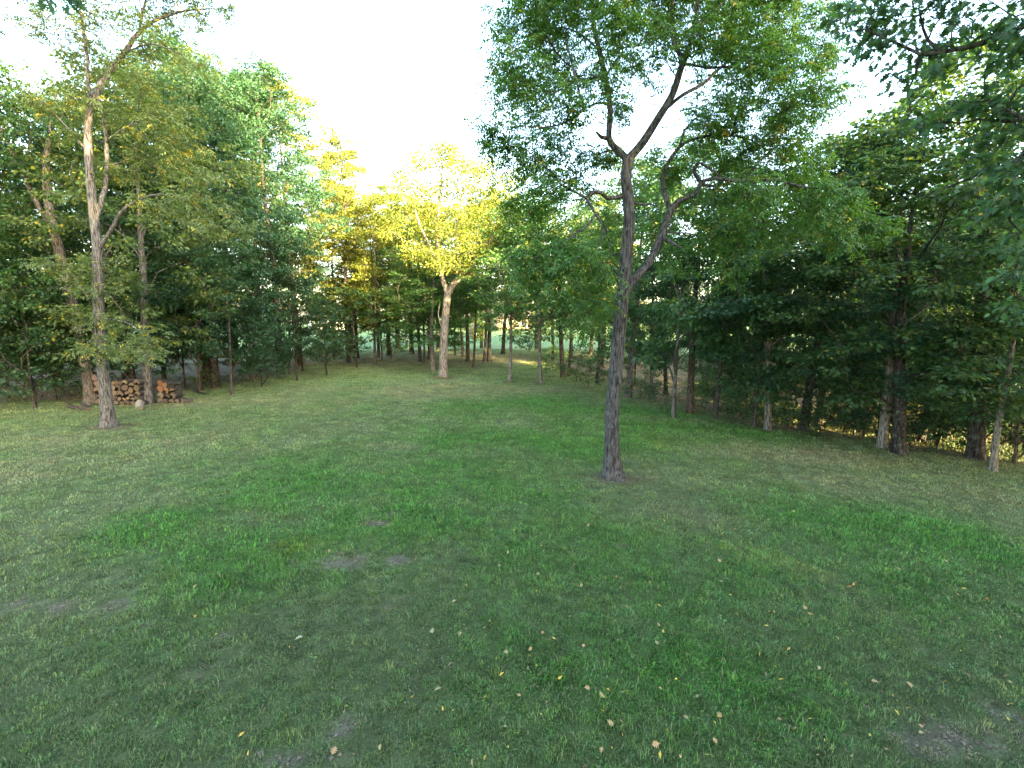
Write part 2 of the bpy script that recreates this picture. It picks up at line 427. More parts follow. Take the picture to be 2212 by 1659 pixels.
class Wood:
    def __init__(s, seed):
        s.rng = np.random.default_rng(seed)
        cap = 40000
        s.pos = np.zeros((cap, 3)); s.path = np.zeros(cap); s.par = np.full(cap, -1, int)
        s.fix = np.zeros(cap); s.tip = np.zeros(cap); s.att = np.ones(cap, bool); s.n = 0; s.sq = np.zeros(cap); s.pen = np.zeros(cap)
    def add(s, p, par, r=0.0):
        i = s.n; s.n += 1
        s.pos[i] = p; s.par[i] = par; s.fix[i] = r; s.sq[i] = s.pos[i]@s.pos[i]
        s.path[i] = 0 if par < 0 else s.path[par]+np.linalg.norm(s.pos[par]-p)
        return i
    def near(s, p):
        return int(np.argmin(((s.pos[:s.n]-p)**2).sum(1)))
    def stem(s, pts, radii, par=None, step=.25, jit=0.0, attach=True):
        pts = np.asarray(pts, float)
        if par == 'near': par = s.near(pts[0])
        q, u = catmull(pts, step)
        r = np.interp(u, np.linspace(0, len(pts)-1, len(radii)), radii)
        last = -1 if par is None else par
        ids = []
        for k, (a, b) in enumerate(zip(q, r)):
            if par is not None and k == 0: continue
            if jit and 0 < k < len(q)-1: a = a+s.rng.normal(0, jit, 3)
            last = s.add(a, last, b); s.att[last] = attach; s.pen[last] = 0 if attach else 1e6; ids.append(last)
        return ids
    def grow(s, ends, bf=.35, seg=.4, lift=.12, tip=1.0, jit=.04):
        ends = np.asarray(ends, float)
        base = s.pos[:s.n][s.att[:s.n]]
        b2 = (base**2).sum(1)
        d0 = np.array([(b2-2*(base@e)).min()+e@e for e in ends])
        out = []
        for e in ends[np.argsort(d0)]:
            n = s.n
            d = np.sqrt(np.maximum(s.sq[:n]-2*(s.pos[:n]@e)+e@e, 0))
            c = d+bf*s.path[:n]+s.pen[:n]+.6*np.maximum(s.pos[:n, 2]-(e[2]+.3), 0)
            i = int(np.argmin(c)); a = s.pos[i]; L = d[i]
            if L < .05: s.tip[i] += tip; out.append(i); continue
            pd = a-s.pos[s.par[i]] if s.par[i] >= 0 else np.array([0, 0, 1.])
            pd = pd/(np.linalg.norm(pd)+1e-9)
            ctrl = a+pd*.28*L+np.array([0, 0, lift*L])+(e-a)*.25
            k = max(1, int(math.ceil(L/seg))); last = i
            for j in range(1, k+1):
                t = j/k
                q = a*(1-t)**2+ctrl*2*t*(1-t)+e*t*t
                if j < k: q = q+s.rng.normal(0, jit*min(1, L), 3)
                last = s.add(q, last)
            s.tip[last] += tip; out.append(last)
        return np.array(out)
    def radii(s, r_tip=.004, ex=.5, base=None):
        n = s.n; c = s.tip[:n].copy()
        for i in range(n-1, -1, -1):
            if s.par[i] >= 0: c[s.par[i]] += c[i]
        c = np.maximum(c, .5)
        if base: r = base*(c/c[:1].max())**ex; r = np.maximum(r, r_tip)
        else: r = r_tip*c**ex
        r = np.where(s.fix[:n] > 0, np.maximum(s.fix[:n], 0*r), r)
        for i in range(n):
            if s.par[i] >= 0: r[i] = min(r[i], r[s.par[i]]*(1.0 if s.fix[i] > 0 else .92))
        s.r = r; s.cnt = c
        return r
    def tipdir(s, ids):
        d = s.pos[ids]-s.pos[s.par[ids]]
        return d/(np.linalg.norm(d, axis=1, keepdims=True)+1e-9)
    def mesh(s, name, mat, flare=.55, lobes=5, bark=0.0, min_r=0.0, hi=20):
        n = s.n; kids = [[] for _ in range(n)]
        for i in range(n):
            if s.par[i] >= 0: kids[s.par[i]].append(i)
        chains = []; stack = [(0, -1)]
        while stack:
            i, p = stack.pop()
            ch = [p] if p >= 0 else []
            while True:
                ch.append(i)
                if not kids[i]: break
                k = sorted(kids[i], key=lambda q: -(s.cnt[q]+1e3*(s.fix[q] > 0)*s.r[q]))
                for q in k[1:]: stack.append((q, i))
                i = k[0]
            if len(ch) > 1: chains.append((ch, p >= 0))
        V, F, off = [], [], 0; tw_a, tw_b, tw_r = [], [], []
        z0 = s.pos[0, 2]; ph = s.rng.uniform(0, 6)
        for ch, child in chains:
            q = s.pos[ch].copy(); r = s.r[ch].copy()
            if child: r[0] = min(r[0], r[1]*1.25)
            rm = r[1:].max()
            if rm < min_r: continue
            if rm <= .014:
                tw_a += ch[:-1]; tw_b += ch[1:]; tw_r += list(r[:-1]); continue
            k = hi if rm > .11 else 10 if rm > .045 else 6 if rm > .018 else 3
            t = np.gradient(q, axis=0); t /= (np.linalg.norm(t, axis=1, keepdims=True)+1e-9)
            ref = np.array([1., 0, 0]) if abs(t[0, 0]) < .8 else np.array([0, 1., 0])
            u = np.zeros_like(q); w = ref-t[0]*ref.dot(t[0]); w /= np.linalg.norm(w)
            for j in range(len(q)):
                w = w-t[j]*w.dot(t[j]); w /= (np.linalg.norm(w)+1e-9); u[j] = w
            v = np.cross(t, u)
            th = np.linspace(0, 2*pi, k, endpoint=False)
            R = np.repeat(r[:, None], k, 1)
            if not child:
                hz = q[:, 2]-z0
                fl = np.exp(-hz/.28)[:, None]
                lob = .5+.5*np.cos(lobes*th+ph+.7*np.sin(th*2+ph))[None, :]
                R = R*(1+fl*(flare*.45+flare*.9*lob))
            if bark > 0 and rm > .05:
                hh = np.cumsum(np.r_[0, np.linalg.norm(np.diff(q, axis=0), axis=1)])[:, None]
                tt = th[None, :]
                a1 = fbm(np.cos(tt)*5.5+np.sin(tt)*7+20+hh*.15, np.sin(tt)*5.5+hh*2.6, 61, 3)-.5
                a2 = fbm(np.cos(tt)*1.7+5, np.sin(tt)*1.7+hh*.9, 71, 2)-.5
                R = R*(1+bark*2.2*a1+bark*1.6*a2)
            ring = q[:, None, :]+R[:, :, None]*(np.cos(th)[None, :, None]*u[:, None, :]+np.sin(th)[None, :, None]*v[:, None, :])
            m = len(q)
            V.append(ring.reshape(-1, 3))
            a = (np.arange(m-1)[:, None]*k+np.arange(k)[None, :]).ravel()
            b = (np.arange(m-1)[:, None]*k+((np.arange(k)+1) % k)[None, :]).ravel()
            F.append(np.stack([a, b, b+k, a+k], 1)+off)
            off += m*k
        if tw_a:                                  # thin twigs: three-sided pieces, all at once
            a, b, r = s.pos[tw_a], s.pos[tw_b], np.array(tw_r)[:, None]; r2 = np.minimum(r, s.r[tw_b][:, None])
            t = norm(b-a); u = norm(np.cross(t, np.where(np.abs(t[:, 2:3]) < .9, np.array([[0, 0, 1.]]), np.array([[1., 0, 0]])))); v = np.cross(t, u)
            k = len(a); ring = []
            for q, rr in ((a, r), (b, r2)):
                for th in (0, 2*pi/3, 4*pi/3): ring.append(q+rr*(cos(th)*u+sin(th)*v))
            V.append(np.stack(ring, 1).reshape(-1, 3)); i = np.arange(k)*6+off
            F.append(np.concatenate([np.stack([i+p_, i+q_, i+q_+3, i+p_+3], 1) for p_, q_ in ((0, 1), (1, 2), (2, 0))]))
        return mesh_from(name, np.concatenate(V), [np.concatenate(F)], mat, smooth=True)

def norm(a): return a/(np.linalg.norm(a, axis=-1, keepdims=True)+1e-9)

def leaf_mesh(name, pos, ax, nr, ln, wd, rnd, mat=None, fold=.12):
    """one pointed, slightly folded leaf (two faces) per row"""
    n = len(pos); ax = norm(ax); sd = norm(np.cross(ax, nr)); nr = np.cross(sd, ax)
    ln = ln[:, None]; wd = wd[:, None]
    b = pos
    m = pos+ax*ln*.45
    l = m+sd*wd*.5+nr*wd*fold
    r = m-sd*wd*.5+nr*wd*fold
    t = pos+ax*ln-nr*ln*.12
    V = np.stack([b, r, t, l], 1).reshape(-1, 3)
    i = np.arange(n)*4
    F = np.concatenate([np.stack([i, i+1, i+2], 1), np.stack([i, i+2, i+3], 1)])
    return mesh_from(name, V, [F], mat or M_LEAF, {'rnd': ('FLOAT', np.repeat(rnd, 4))})

def lobed_mesh(name, pos, ax, nr, ln, rnd, mat=None):
    """an oak leaf with pointed lobes"""
    prof = np.array([(0, 0), (.16, .10), (.30, .36), (.36, .12), (.52, .46), (.60, .14), (.74, .34), (.80, .10), (1.0, 0)])
    n = len(pos); ax = norm(ax); sd = norm(np.cross(ax, nr)); nr = np.cross(sd, ax)
    k = len(prof)
    up, dn = [], []
    for (u, w) in prof:
        curl = -.22*u*u
        p = pos+ax*(u*ln)[:, None]+nr*(curl*ln)[:, None]
        up.append(p+sd*(w*ln)[:, None]+nr*(w*.25*ln)[:, None]); dn.append(p-sd*(w*ln)[:, None]+nr*(w*.25*ln)[:, None])
    mid = [pos+ax*(u*ln)[:, None]+nr*(-.22*u*u*ln)[:, None] for u in (.33, .56, .77)]
    # vertices: base, up1..7, tip, dn7..1, three on the midrib
    A = [up[0]]+up[1:8]+[up[8]]+dn[7:0:-1]+mid
    V = np.stack(A, 1).reshape(-1, 3); K = len(A)
    B, T = 0, 8; U = lambda q: q; D = lambda q: 16-q; m0, m1, m2 = 16, 17, 18
    tri = [(B, U(1), U(3)), (U(1), U(2), U(3)), (B, U(3), m0), (m0, U(3), m1), (U(3), U(4), U(5)), (U(3), U(5), m1), (m1, U(5), m2), (U(5), U(6), U(7)), (U(5), U(7), m2), (m2, U(7), T),
           (B, D(3), D(1)), (D(1), D(3), D(2)), (B, m0, D(3)), (m0, m1, D(3)), (D(3), D(5), D(4)), (D(3), m1, D(5)), (m1, m2, D(5)), (D(5), D(7), D(6)), (D(5), m2, D(7)), (m2, T, D(7))]
    tri = np.array(tri)
    F = (np.arange(n)[:, None, None]*K+tri[None]).reshape(-1, 3)
    return mesh_from(name, V, [F], mat or M_LEAF, {'rnd': ('FLOAT', np.repeat(rnd, K))})

def spray_points(W, ids, n_per, spread, flat=.5):
    rng = W.rng; e = np.repeat(W.pos[ids], n_per, 0); d = np.repeat(W.tipdir(ids), n_per, 0)
    n = len(e)
    o = rng.normal(0, 1, (n, 3)); o = norm(o)*rng.uniform(0.1, 1, (n, 1))**.6
    o[:, 2] *= flat
    p = e+o*spread*rng.uniform(.7, 1.3, (n, 1))
    return p, o, d

def simple_crown(W, ids, name, n_per, spread, ln, wd, flat=.5, tilt=.55, droop=.35, lobed=False):
    rng = W.rng
    p, o, d = spray_points(W, ids, n_per, spread, flat)
    n = len(p)
    ax = norm(o*1.0+d*.5+rng.normal(0, .35, (n, 3))); ax[:, 2] -= droop
    nr = norm(np.array([0, 0, 1.])+rng.normal(0, tilt, (n, 3)))
    s = rng.uniform(.65, 1.25, n)
    rnd = rng.uniform(0, 1, n)
    if lobed: return lobed_mesh(name, p, ax, nr, ln*s, rnd)
    return leaf_mesh(name, p, ax, nr, ln*s, wd*s, rnd)

def compound_crown(W, ids, name, n_per, rachis, leaflet, width, pairs=5, droop=.5, spread=.12):
    """pinnate leaves: a drooping stalk with paired leaflets and one at its end"""
    rng = W.rng
    e = np.repeat(W.pos[ids], n_per, 0); d = np.repeat(W.tipdir(ids), n_per, 0); n = len(e)
    e = e+rng.normal(0, spread, (n, 3))-d*rng.uniform(0, .35, (n, 1))
    az = rng.uniform(0, 2*pi, n)
    out = np.stack([np.cos(az), np.sin(az), rng.uniform(-.25, .55, n)], 1)
    ax = norm(out+d*.55)
    L = rachis*rng.uniform(.7, 1.25, n)
    up = np.array([0, 0, 1.])
    side = norm(np.cross(ax, up)+rng.normal(0, .25, (n, 3)))
    pr, tw, nn, ll, rr = [], [], [], [], []
    base_r = rng.uniform(0, 1, n)
    for k in range(pairs+1):
        t = (k+.8)/(pairs+.8)
        q = e+ax*(L*t)[:, None]; q[:, 2] -= droop*L*t*t
        tang = ax.copy(); tang[:, 2] -= 2*droop*t; tang = norm(tang)
        nrm = norm(np.cross(side, tang)); nrm = np.where(nrm[:, 2:3] < 0, -nrm, nrm)
        sz = (1-.35*abs(t-.6))*leaflet
        for sg in ((1, -1) if k < pairs else (0,)):
            a = norm(side*sg*1.0+tang*(.55 if sg else 1.0)+np.array([0, 0, -.35])+rng.normal(0, .16, (n, 3)))
            pr.append(q); tw.append(a); nn.append(norm(nrm+rng.normal(0, .35, (n, 3)))); ll.append(np.full(n, sz)*rng.uniform(.8, 1.2, n)); rr.append(np.clip(base_r+rng.normal(0, .02, n), 0, 1))
    pr = np.concatenate(pr); ll = np.concatenate(ll)
    return leaf_mesh(name, pr, np.concatenate(tw), np.concatenate(nn), ll, ll*width/leaflet, np.concatenate(rr))

def tree_object(name, wood_me, crown_me, loc, rz, sc, leaf, bark, label, cat='tree', group=None):
    """leaf = (r,g,b,share of yellow leaves), bark = (r,g,b)"""
    root = bpy.data.objects.new(name, None); COL.objects.link(root)
    root.empty_display_size = .3
    root.location = loc; root.rotation_euler = (0, 0, rz)
    root.scale = sc if isinstance(sc, (tuple, list)) else (sc, sc, sc)
    t = obj('trunk', wood_me, root); t.color = (*bark, 1)
    if crown_me is not None:
        c = obj('crown', crown_me, root); c.color = leaf
    tag(root, label, cat, group)
    return root

def blob_ends(rng, bl, Y0, per=1.0, flat=.75, px=None):
    """bl: (px,py,dY,r_px[,weight]) -> points filling those clumps in space"""
    E = []
    for b in bl:
        c = P(b[0], b[1], Y0+b[2]); r = b[3]*(Y0+b[2])/FPX
        k = max(2, int(per*(b[3]/50.0)**2*(b[4] if len(b) > 4 else 1)))
        o = norm(rng.normal(0, 1, (k, 3)))*rng.uniform(.15, 1, (k, 1))**.5*r; o[:, 2] *= flat
        E.append(c+o)
    return np.concatenate(E)

BARK_DARK = (.060, .052, .045); BARK_GREY = (.115, .105, .095); BARK_PALE = (.20, .175, .145); BARK_BROWN = (.09, .07, .05)
G_DARK = (.034, .085, .034, .01); G_MID = (.048, .108, .034, .02); G_TEAL = (.038, .095, .048, .0); G_BRIGHT = (.062, .140, .038, .02)
G_OLIVE = (.085, .130, .042, .05); G_YELL = (.13, .16, .035, .15); G_GOLD = (.14, .19, .034, .15)

# ------------------------------------------------------------------ the tall forked tree standing alone on the lawn
def lawn_tree():
    b = G(1325, 1032); Y = b[1]; W = Wood(11)
    def S(pts, r, **k): r = [q*.84 for q in r]; return W.stem([P(q[0], q[1], Y+(q[2] if len(q) > 2 else 0)) for q in pts], r, **k)
    p0 = P(1325, 1032, Y); p0[2] = b[2]-.08
    W.stem([p0]+[P(x_, y_, Y+d) for x_, y_, d in ((1322, 960, 0), (1323, 880, .02), (1334, 760, .05), (1344, 650, .08), (1352, 560, .1), (1359, 480, .1), (1356, 420, .1), (1352, 385, .1), (1357, 345, .1))],
           [.190, .180, .170, .160, .152, .142, .130, .128, .132, .138], step=.07)
    # fork: right limb, left limb
    S([(1357, 345, .1), (1388, 308, -.05), (1420, 258, -.2), (1452, 205, -.3), (1470, 150, -.35), (1478, 128, -.4)], [.115, .11, .10, .09, .085, .08], par='near', step=.1)
    S([(1478, 128, -.4), (1455, 95, -.2), (1451, 40, .0), (1452, -40, .2), (1440, -140, .4)], [.055, .05, .045, .035, .02], par='near')
    S([(1478, 128, -.4), (1502, 60, -.6), (1506, 0, -.7), (1530, -90, -.9), (1560, -200, -1.2)], [.06, .055, .05, .04, .02], par='near')
    S([(1500, 75, -.6), (1540, 30, -.3), (1580, -20, -.1), (1640, -90, 0)], [.045, .04, .03, .015], par='near')
    S([(1432, 240, -.2), (1475, 205, .2), (1520, 180, .5), (1570, 135, .8), (1640, 95, 1.1), (1720, 60, 1.3)], [.055, .05, .048, .04, .028, .012], par='near')
    S([(1505, 150, -.4), (1560, 145, -.8), (1610, 150, -1.1), (1690, 180, -1.4)], [.03, .028, .02, .01], par='near')
    S([(1357, 345, .1), (1332, 322, .2), (1316, 300, .25), (1318, 240, .35), (1313, 192, .4), (1297, 120, .5), (1282, 50, .55), (1278, -30, .6), (1270, -150, .7)], [.10, .095, .085, .08, .078, .07, .06, .045, .02], par='near', step=.1)
    S([(1316, 300, .25), (1298, 296, .1), (1288, 285, 0)], [.06, .05, .03], par='near', attach=False)
    S([(1318, 225, .35), (1295, 222, .0), (1262, 235, -.5), (1225, 262, -.9), (1180, 275, -1.2), (1120, 270, -1.3)], [.035, .033, .03, .025, .018, .01], par='near')
    S([(1262, 235, -.5), (1250, 195, -.5), (1238, 145, -.4), (1228, 110, -.3), (1222, 60, -.2)], [.04, .04, .035, .025, .012], par='near')
    S([(1295, 110, .5), (1262, 80, .9), (1220, 60, 1.2), (1160, 70, 1.4)], [.03, .025, .018, .01], par='near')
    # crooked low branch to the left, hanging ends
    S([(1345, 424, .1), (1312, 428, -.1), (1300, 416, -.2), (1284, 415, -.3), (1268, 428, -.4), (1278, 448, -.5), (1290, 470, -.6), (1304, 495, -.7), (1298, 530, -.8)], [.06, .055, .05, .048, .042, .036, .03, .025, .012], par='near', step=.1, jit=.01)
    S([(1286, 465, -.6), (1262, 492, -.9), (1215, 525, -1.2), (1170, 548, -1.4), (1110, 575, -1.5)], [.03, .028, .022, .016, .008], par='near', step=.12, jit=.012)
    S([(1372, 437, .1), (1388, 442, .1), (1402, 441, .0), (1420, 445, -.1)], [.035, .034, .026, .012], par='near', step=.1)
    # second stem to the right, low
    S([(1345, 640, .08), (1372, 602, .15), (1400, 570, .25), (1425, 520, .4), (1446, 462, .5), (1466, 434, .5)], [.12, .115, .112, .108, .10, .095], par='near', step=.1)
    S([(1428, 515, .4), (1448, 522, .2), (1472, 536, .1)], [.05, .045, .03], par='near', attach=False)
    S([(1466, 434, .5), (1498, 420, .3), (1512, 398, .2), (1500, 372, .1), (1508, 352, .0), (1530, 362, -.1), (1552, 378, -.2)], [.065, .062, .058, .055, .042, .034, .022], par='near', step=.08, jit=.012)
    S([(1512, 392, .2), (1545, 386, .0), (1600, 392, -.3), (1660, 388, -.5), (1720, 400, -.7), (1790, 412, -.9), (1840, 430, -1)], [.045, .042, .038, .033, .026, .018, .008], par='near', step=.12, jit=.012)
    S([(1516, 396, .2), (1540, 402, .4), (1580, 418, .7), (1640, 440, 1.0), (1700, 470, 1.2)], [.035, .032, .026, .018, .008], par='near', step=.12, jit=.012)
    S([(1450, 455, .5), (1436, 420, .7), (1432, 385, .9), (1444, 350, 1.0), (1468, 318, 1.1), (1500, 300, 1.1), (1560, 290, 1.1), (1620, 304, 1.1), (1690, 338, 1.1)], [.075, .07, .065, .06, .052, .045, .036, .025, .01], par='near', step=.12, jit=.01)
    S([(1468, 318, 1.1), (1480, 280, 1.4), (1510, 250, 1.6), (1560, 215, 1.9)], [.04, .035, .025, .01], par='near')
    S([(1560, 412, .5), (1575, 470, .3), (1590, 520, .2), (1612, 560, .2)], [.016, .014, .01, .006], par='near')
    S([(1545, 400, .3), (1540, 450, .1), (1548, 500, .0)], [.014, .01, .006], par='near')
    bl = [(1120, 55, 0, 70), (1200, 40, 1, 80), (1110, 130, -1, 55), (1165, 140, .8, 60), (1090, 205, 0, 50), (1150, 225, 1, 60), (1215, 215, -1, 60),
          (1050, 262, -.8, 26), (1070, 300, -.9, 30), (1110, 310, -.5, 55), (1180, 320, 1, 65), (1130, 390, 0, 52), (1190, 400, -1, 55), (1105, 430, -.5, 30), (1245, 330, .5, 55), (1160, 455, .4, 35),
          (1255, 70, 1.5, 60), (1330, 50, -1.2, 50), (1400, 40, 1, 55), (1340, 130, 1.5, 36), (1350, 260, 1.2, 34), (1425, 105, -1, 40), (1480, 40, 1, 70), (1560, 50, -1, 80),
          (1640, 50, .5, 80), (1720, 50, 1, 70), (1550, 130, 1.2, 60), (1640, 150, -1.2, 75), (1720, 150, 0, 75), (1780, 110, .8, 45), (1575, 240, .5, 60), (1660, 235, 1, 75),
          (1735, 240, -1, 60), (1790, 210, 0, 40), (1500, 230, 1.5, 40), (1520, 320, 1.4, 45), (1600, 320, 1, 55), (1690, 300, 0, 60), (1760, 330, .6, 55),
          (1640, 420, -1, 50), (1720, 430, .5, 65), (1790, 440, -.8, 65), (1850, 470, -.5, 55), (1820, 520, -1, 38), (1890, 500, -.8, 30), (1430, 380, 1.5, 40), (1565, 450, .6, 45), (1620, 510, .5, 45), (1700, 500, .8, 40),
          (1240, 560, -1.5, 50), (1180, 545, -1.3, 50), (1125, 570, -1.3, 40), (1200, 625, -1.2, 45), (1285, 600, -1, 45), (1245, 690, -1, 35), (1150, 620, -1.2, 32), (1300, 660, -.9, 30), (1370, 60, -.5, 45), (1362, 140, .6, 34), (1415, 165, 1, 26), (1340, 205, -1, 28), (1300, 150, -1, 34), (1250, 180, .8, 40), (1310, 470, .8, 26), (1295, 345, .9, 34), (1255, 410, .9, 40), (1410, 330, 1.2, 32), (1480, 385, 1.3, 36), (1425, 475, 1.4, 34), (1500, 440, 1.2, 34), (1545, 350, .6, 36), (1320, 225, 1.1, 26), (1600, 395, .4, 36), (1680, 385, .2, 40), (1300, 540, .9, 30), (1530, 270, 1.6, 36), (1395, 520, 1.2, 26),
          (1470, 560, .8, 40), (1530, 540, .5, 40), (1590, 590, .4, 34),
          (1180, -40, .3, 80), (1280, -60, -1, 80), (1380, -60, 1, 80), (1480, -70, -.6, 80), (1580, -60, .6, 90), (1680, -50, -.5, 80), (1250, -160, .5, 80), (1400, -180, 0, 90), (1540, -190, -.8, 90), (1650, -160, .6, 70), (1330, -270, .3, 70), (1470, -290, -.3, 80)]
    E = blob_ends(W.rng, bl, Y, per=17, flat=.85)
    ids = W.grow(E, bf=.25, seg=.3, lift=.10, jit=.05)
    W.radii(r_tip=.0035, ex=.5)
    wm = W.mesh('lawn_tree_wood', M_BARK_HERO, flare=.95, lobes=5, bark=.03, hi=40)
    cm = compound_crown(W, ids, 'lawn_tree_leaves', 8, .34, .105, .036, pairs=5, droop=.45)
    wm.transform(__import__('mathutils').Matrix.Translation((-b[0], -b[1], -b[2]))); cm.transform(__import__('mathutils').Matrix.Translation((-b[0], -b[1], -b[2])))
    return tree_object('walnut_tree', wm, cm, tuple(b), 0, 1, (.060, .142, .032, .03), (.078, .075, .074), 'tall forked tree with ridged grey trunk standing alone on the open lawn')
from mathutils import Matrix
lawn_tree()

def traced(seed, base_px, trunk, radii, limbs, bl, per, kind, leaf, bark, label, name='tree', n_per=6, ln=.11, wd=.06, spread=.28, step=.12, barkamp=.04, flare=.5, Yoff=0, ex=.5, r_tip=.004, lobed=False, grp=None, bf=.28):
    b = G(*base_px); Y = b[1]; W = Wood(seed)
    p0 = P(base_px[0], base_px[1], Y); p0[2] = b[2]-.08
    W.stem([p0]+[P(q[0], q[1], Y+(q[2] if len(q) > 2 else 0)) for q in trunk], radii, step=step)
    for pts, r in limbs:
        W.stem([P(q[0], q[1], Y+(q[2] if len(q) > 2 else 0)) for q in pts], r, par='near', step=step*1.5, jit=.01)
    E = blob_ends(W.rng, bl, Y, per=per)
    ids = W.grow(E, bf=bf, seg=.4, lift=.1)
    W.radii(r_tip=r_tip, ex=ex)
    wm = W.mesh(name+'_wood', M_BARK, flare=flare, bark=barkamp, hi=24)
    if kind == 'compound': cm = compound_crown(W, ids, name+'_leaves', n_per, .36, ln, wd, pairs=4, droop=.4)
    else: cm = simple_crown(W, ids, name+'_leaves', n_per, spread, ln, wd, lobed=lobed)
    for m in (wm, cm): m.transform(Matrix.Translation((-b[0], -b[1], -b[2])))
    return tree_object(name, wm, cm, tuple(b), 0, 1, leaf, bark, label, group=grp)

# yellowing tree at the left
traced(21, (235, 921), [(228, 850), (222, 780), (214, 690), (212, 600), (210, 530), (201, 450), (192, 350), (190, 270), (196, 225)],
       [.225, .195, .18, .17, .16, .15, .135, .122, .11, .095],
       [([(196, 225), (215, 190, .2), (245, 145, .4), (270, 112, .5), (300, 70, .6), (340, 42, .7), (410, 22, .8), (500, 18, .9)], [.10, .095, .09, .08, .065, .05, .03, .012]),
        ([(196, 225), (190, 180, -.2), (188, 120, -.4), (178, 50, -.6), (165, -40, -.8), (150, -140, -1)], [.055, .05, .045, .04, .03, .012]),
        ([(260, 125, .4), (285, 108, .0), (330, 95, -.4), (400, 120, -.8)], [.04, .032, .025, .01]),
        ([(300, 70, .6), (310, 20, .4), (330, -50, .3), (340, -140, .2)], [.045, .04, .03, .012]),
        ([(212, 545), (238, 500, -.2), (262, 458, -.4), (300, 432, -.6), (345, 420, -.9), (400, 425, -1.2)], [.07, .062, .055, .04, .03, .012]),
        ([(206, 470), (222, 425, .2), (230, 380, .4), (231, 320, .5), (226, 275, .6), (215, 200, .9), (235, 130, 1.2)], [.085, .08, .075, .065, .055, .04, .015]),
        ([(231, 310, .5), (242, 296, .3), (280, 272, 0), (330, 262, -.4)], [.04, .036, .028, .012]),
        ([(230, 360, .4), (255, 352, .6), (282, 342, .8), (340, 330, 1.0)], [.032, .028, .022, .01]),
        ([(215, 700), (240, 690, -.3), (290, 705, -.6), (330, 740, -.8)], [.03, .024, .016, .006]),
        ([(214, 660), (190, 640, -.4), (150, 590, -.7), (105, 572, -1)], [.028, .022, .014, .006]),
        ([(216, 730), (195, 735, -.4), (180, 750, -.6)], [.02, .014, .006]),
        ([(192, 330), (150, 280, .4), (110, 240, .6), (70, 215, .8)], [.035, .028, .02, .01])],
       [(120, 30, 0, 55), (60, 60, .5, 40), (170, 100, .6, 45), (230, 50, -.6, 60), (110, 215, .6, 50), (75, 210, .4, 40), (160, 190, -.8, 45), (235, 150, .9, 50), (300, 150, -.6, 50), (350, 100, 0, 50), (330, 20, .6, 60), (415, 30, .9, 50), (490, 30, .9, 34),
        (250, 225, .7, 50), (320, 225, -.5, 55), (290, 300, .6, 60), (360, 265, -.5, 55), (420, 150, -.5, 40), (335, 365, .8, 55), (400, 335, .2, 50), (450, 395, -1.0, 50), (400, 440, -1.2, 50), (470, 470, -1.2, 45), (520, 500, -1.0, 40), (330, 450, -.8, 40), (250, 380, .6, 40), (150, 290, .4, 36),
        (120, 568, -.9, 34), (165, 590, -.6, 30), (95, 572, -1, 24), (250, 690, -.4, 36), (215, 745, -.5, 40), (265, 745, -.7, 46), (315, 755, -.8, 44), (345, 720, -.7, 26), (240, 625, -.2, 34), (200, 690, -.3, 26), (260, 570, .2, 26),
        (140, -60, -.5, 70), (230, -80, .5, 80), (330, -80, 0, 80), (430, -50, .7, 60), (200, -180, 0, 80), (310, -180, 0, 80)],
       19, 'compound', (.118, .160, .056, .08), (.125, .118, .108), 'grey trunked tree with sparse yellowing leaves standing before the woodpile', name='yellowing_tree', n_per=7, ln=.12, wd=.045)

# leaning tree at the left end of the woodpile
traced(22, (198, 872), [(188, 800), (166, 692), (142, 600), (118, 500), (104, 430), (100, 360), (106, 300)],
       [.26, .225, .21, .20, .185, .15, .13, .10],
       [([(118, 500), (95, 465, .2), (70, 420, .4), (48, 375, .5), (18, 310, .6), (-20, 240, .7)], [.10, .095, .09, .08, .065, .03]),
        ([(62, 405, .4), (60, 360, .1), (62, 320, 0), (70, 270, 0)], [.055, .05, .04, .02]),
        ([(106, 300), (112, 250, .2), (120, 200, .4)], [.06, .045, .02])],
       [(30, 240, 0, 50), (75, 250, .6, 50), (20, 330, -.6, 50), (70, 310, .8, 50), (120, 270, -.4, 45), (30, 420, .8, 55), (130, 390, .8, 45), (60, 500, -.6, 55), (20, 560, .6, 55), (120, 520, 1, 45), (80, 600, -.8, 55), (20, 660, -.5, 50), (70, 690, .2, 50), (120, 700, -.6, 45), (50, 745, -.8, 40), (110, 755, -.9, 34), (-40, 300, 0, 60), (-50, 450, 0, 60), (-50, 600, 0, 60), (60, 170, .5, 50), (130, 640, .9, 40), (-30, 720, -.3, 50)],
       13, 'simple', (.045, .108, .030, .02), (.125, .11, .095), 'leaning grey brown tree rising past the left end of the woodpile', name='leaning_tree', n_per=26, ln=.15, wd=.10, spread=.42)

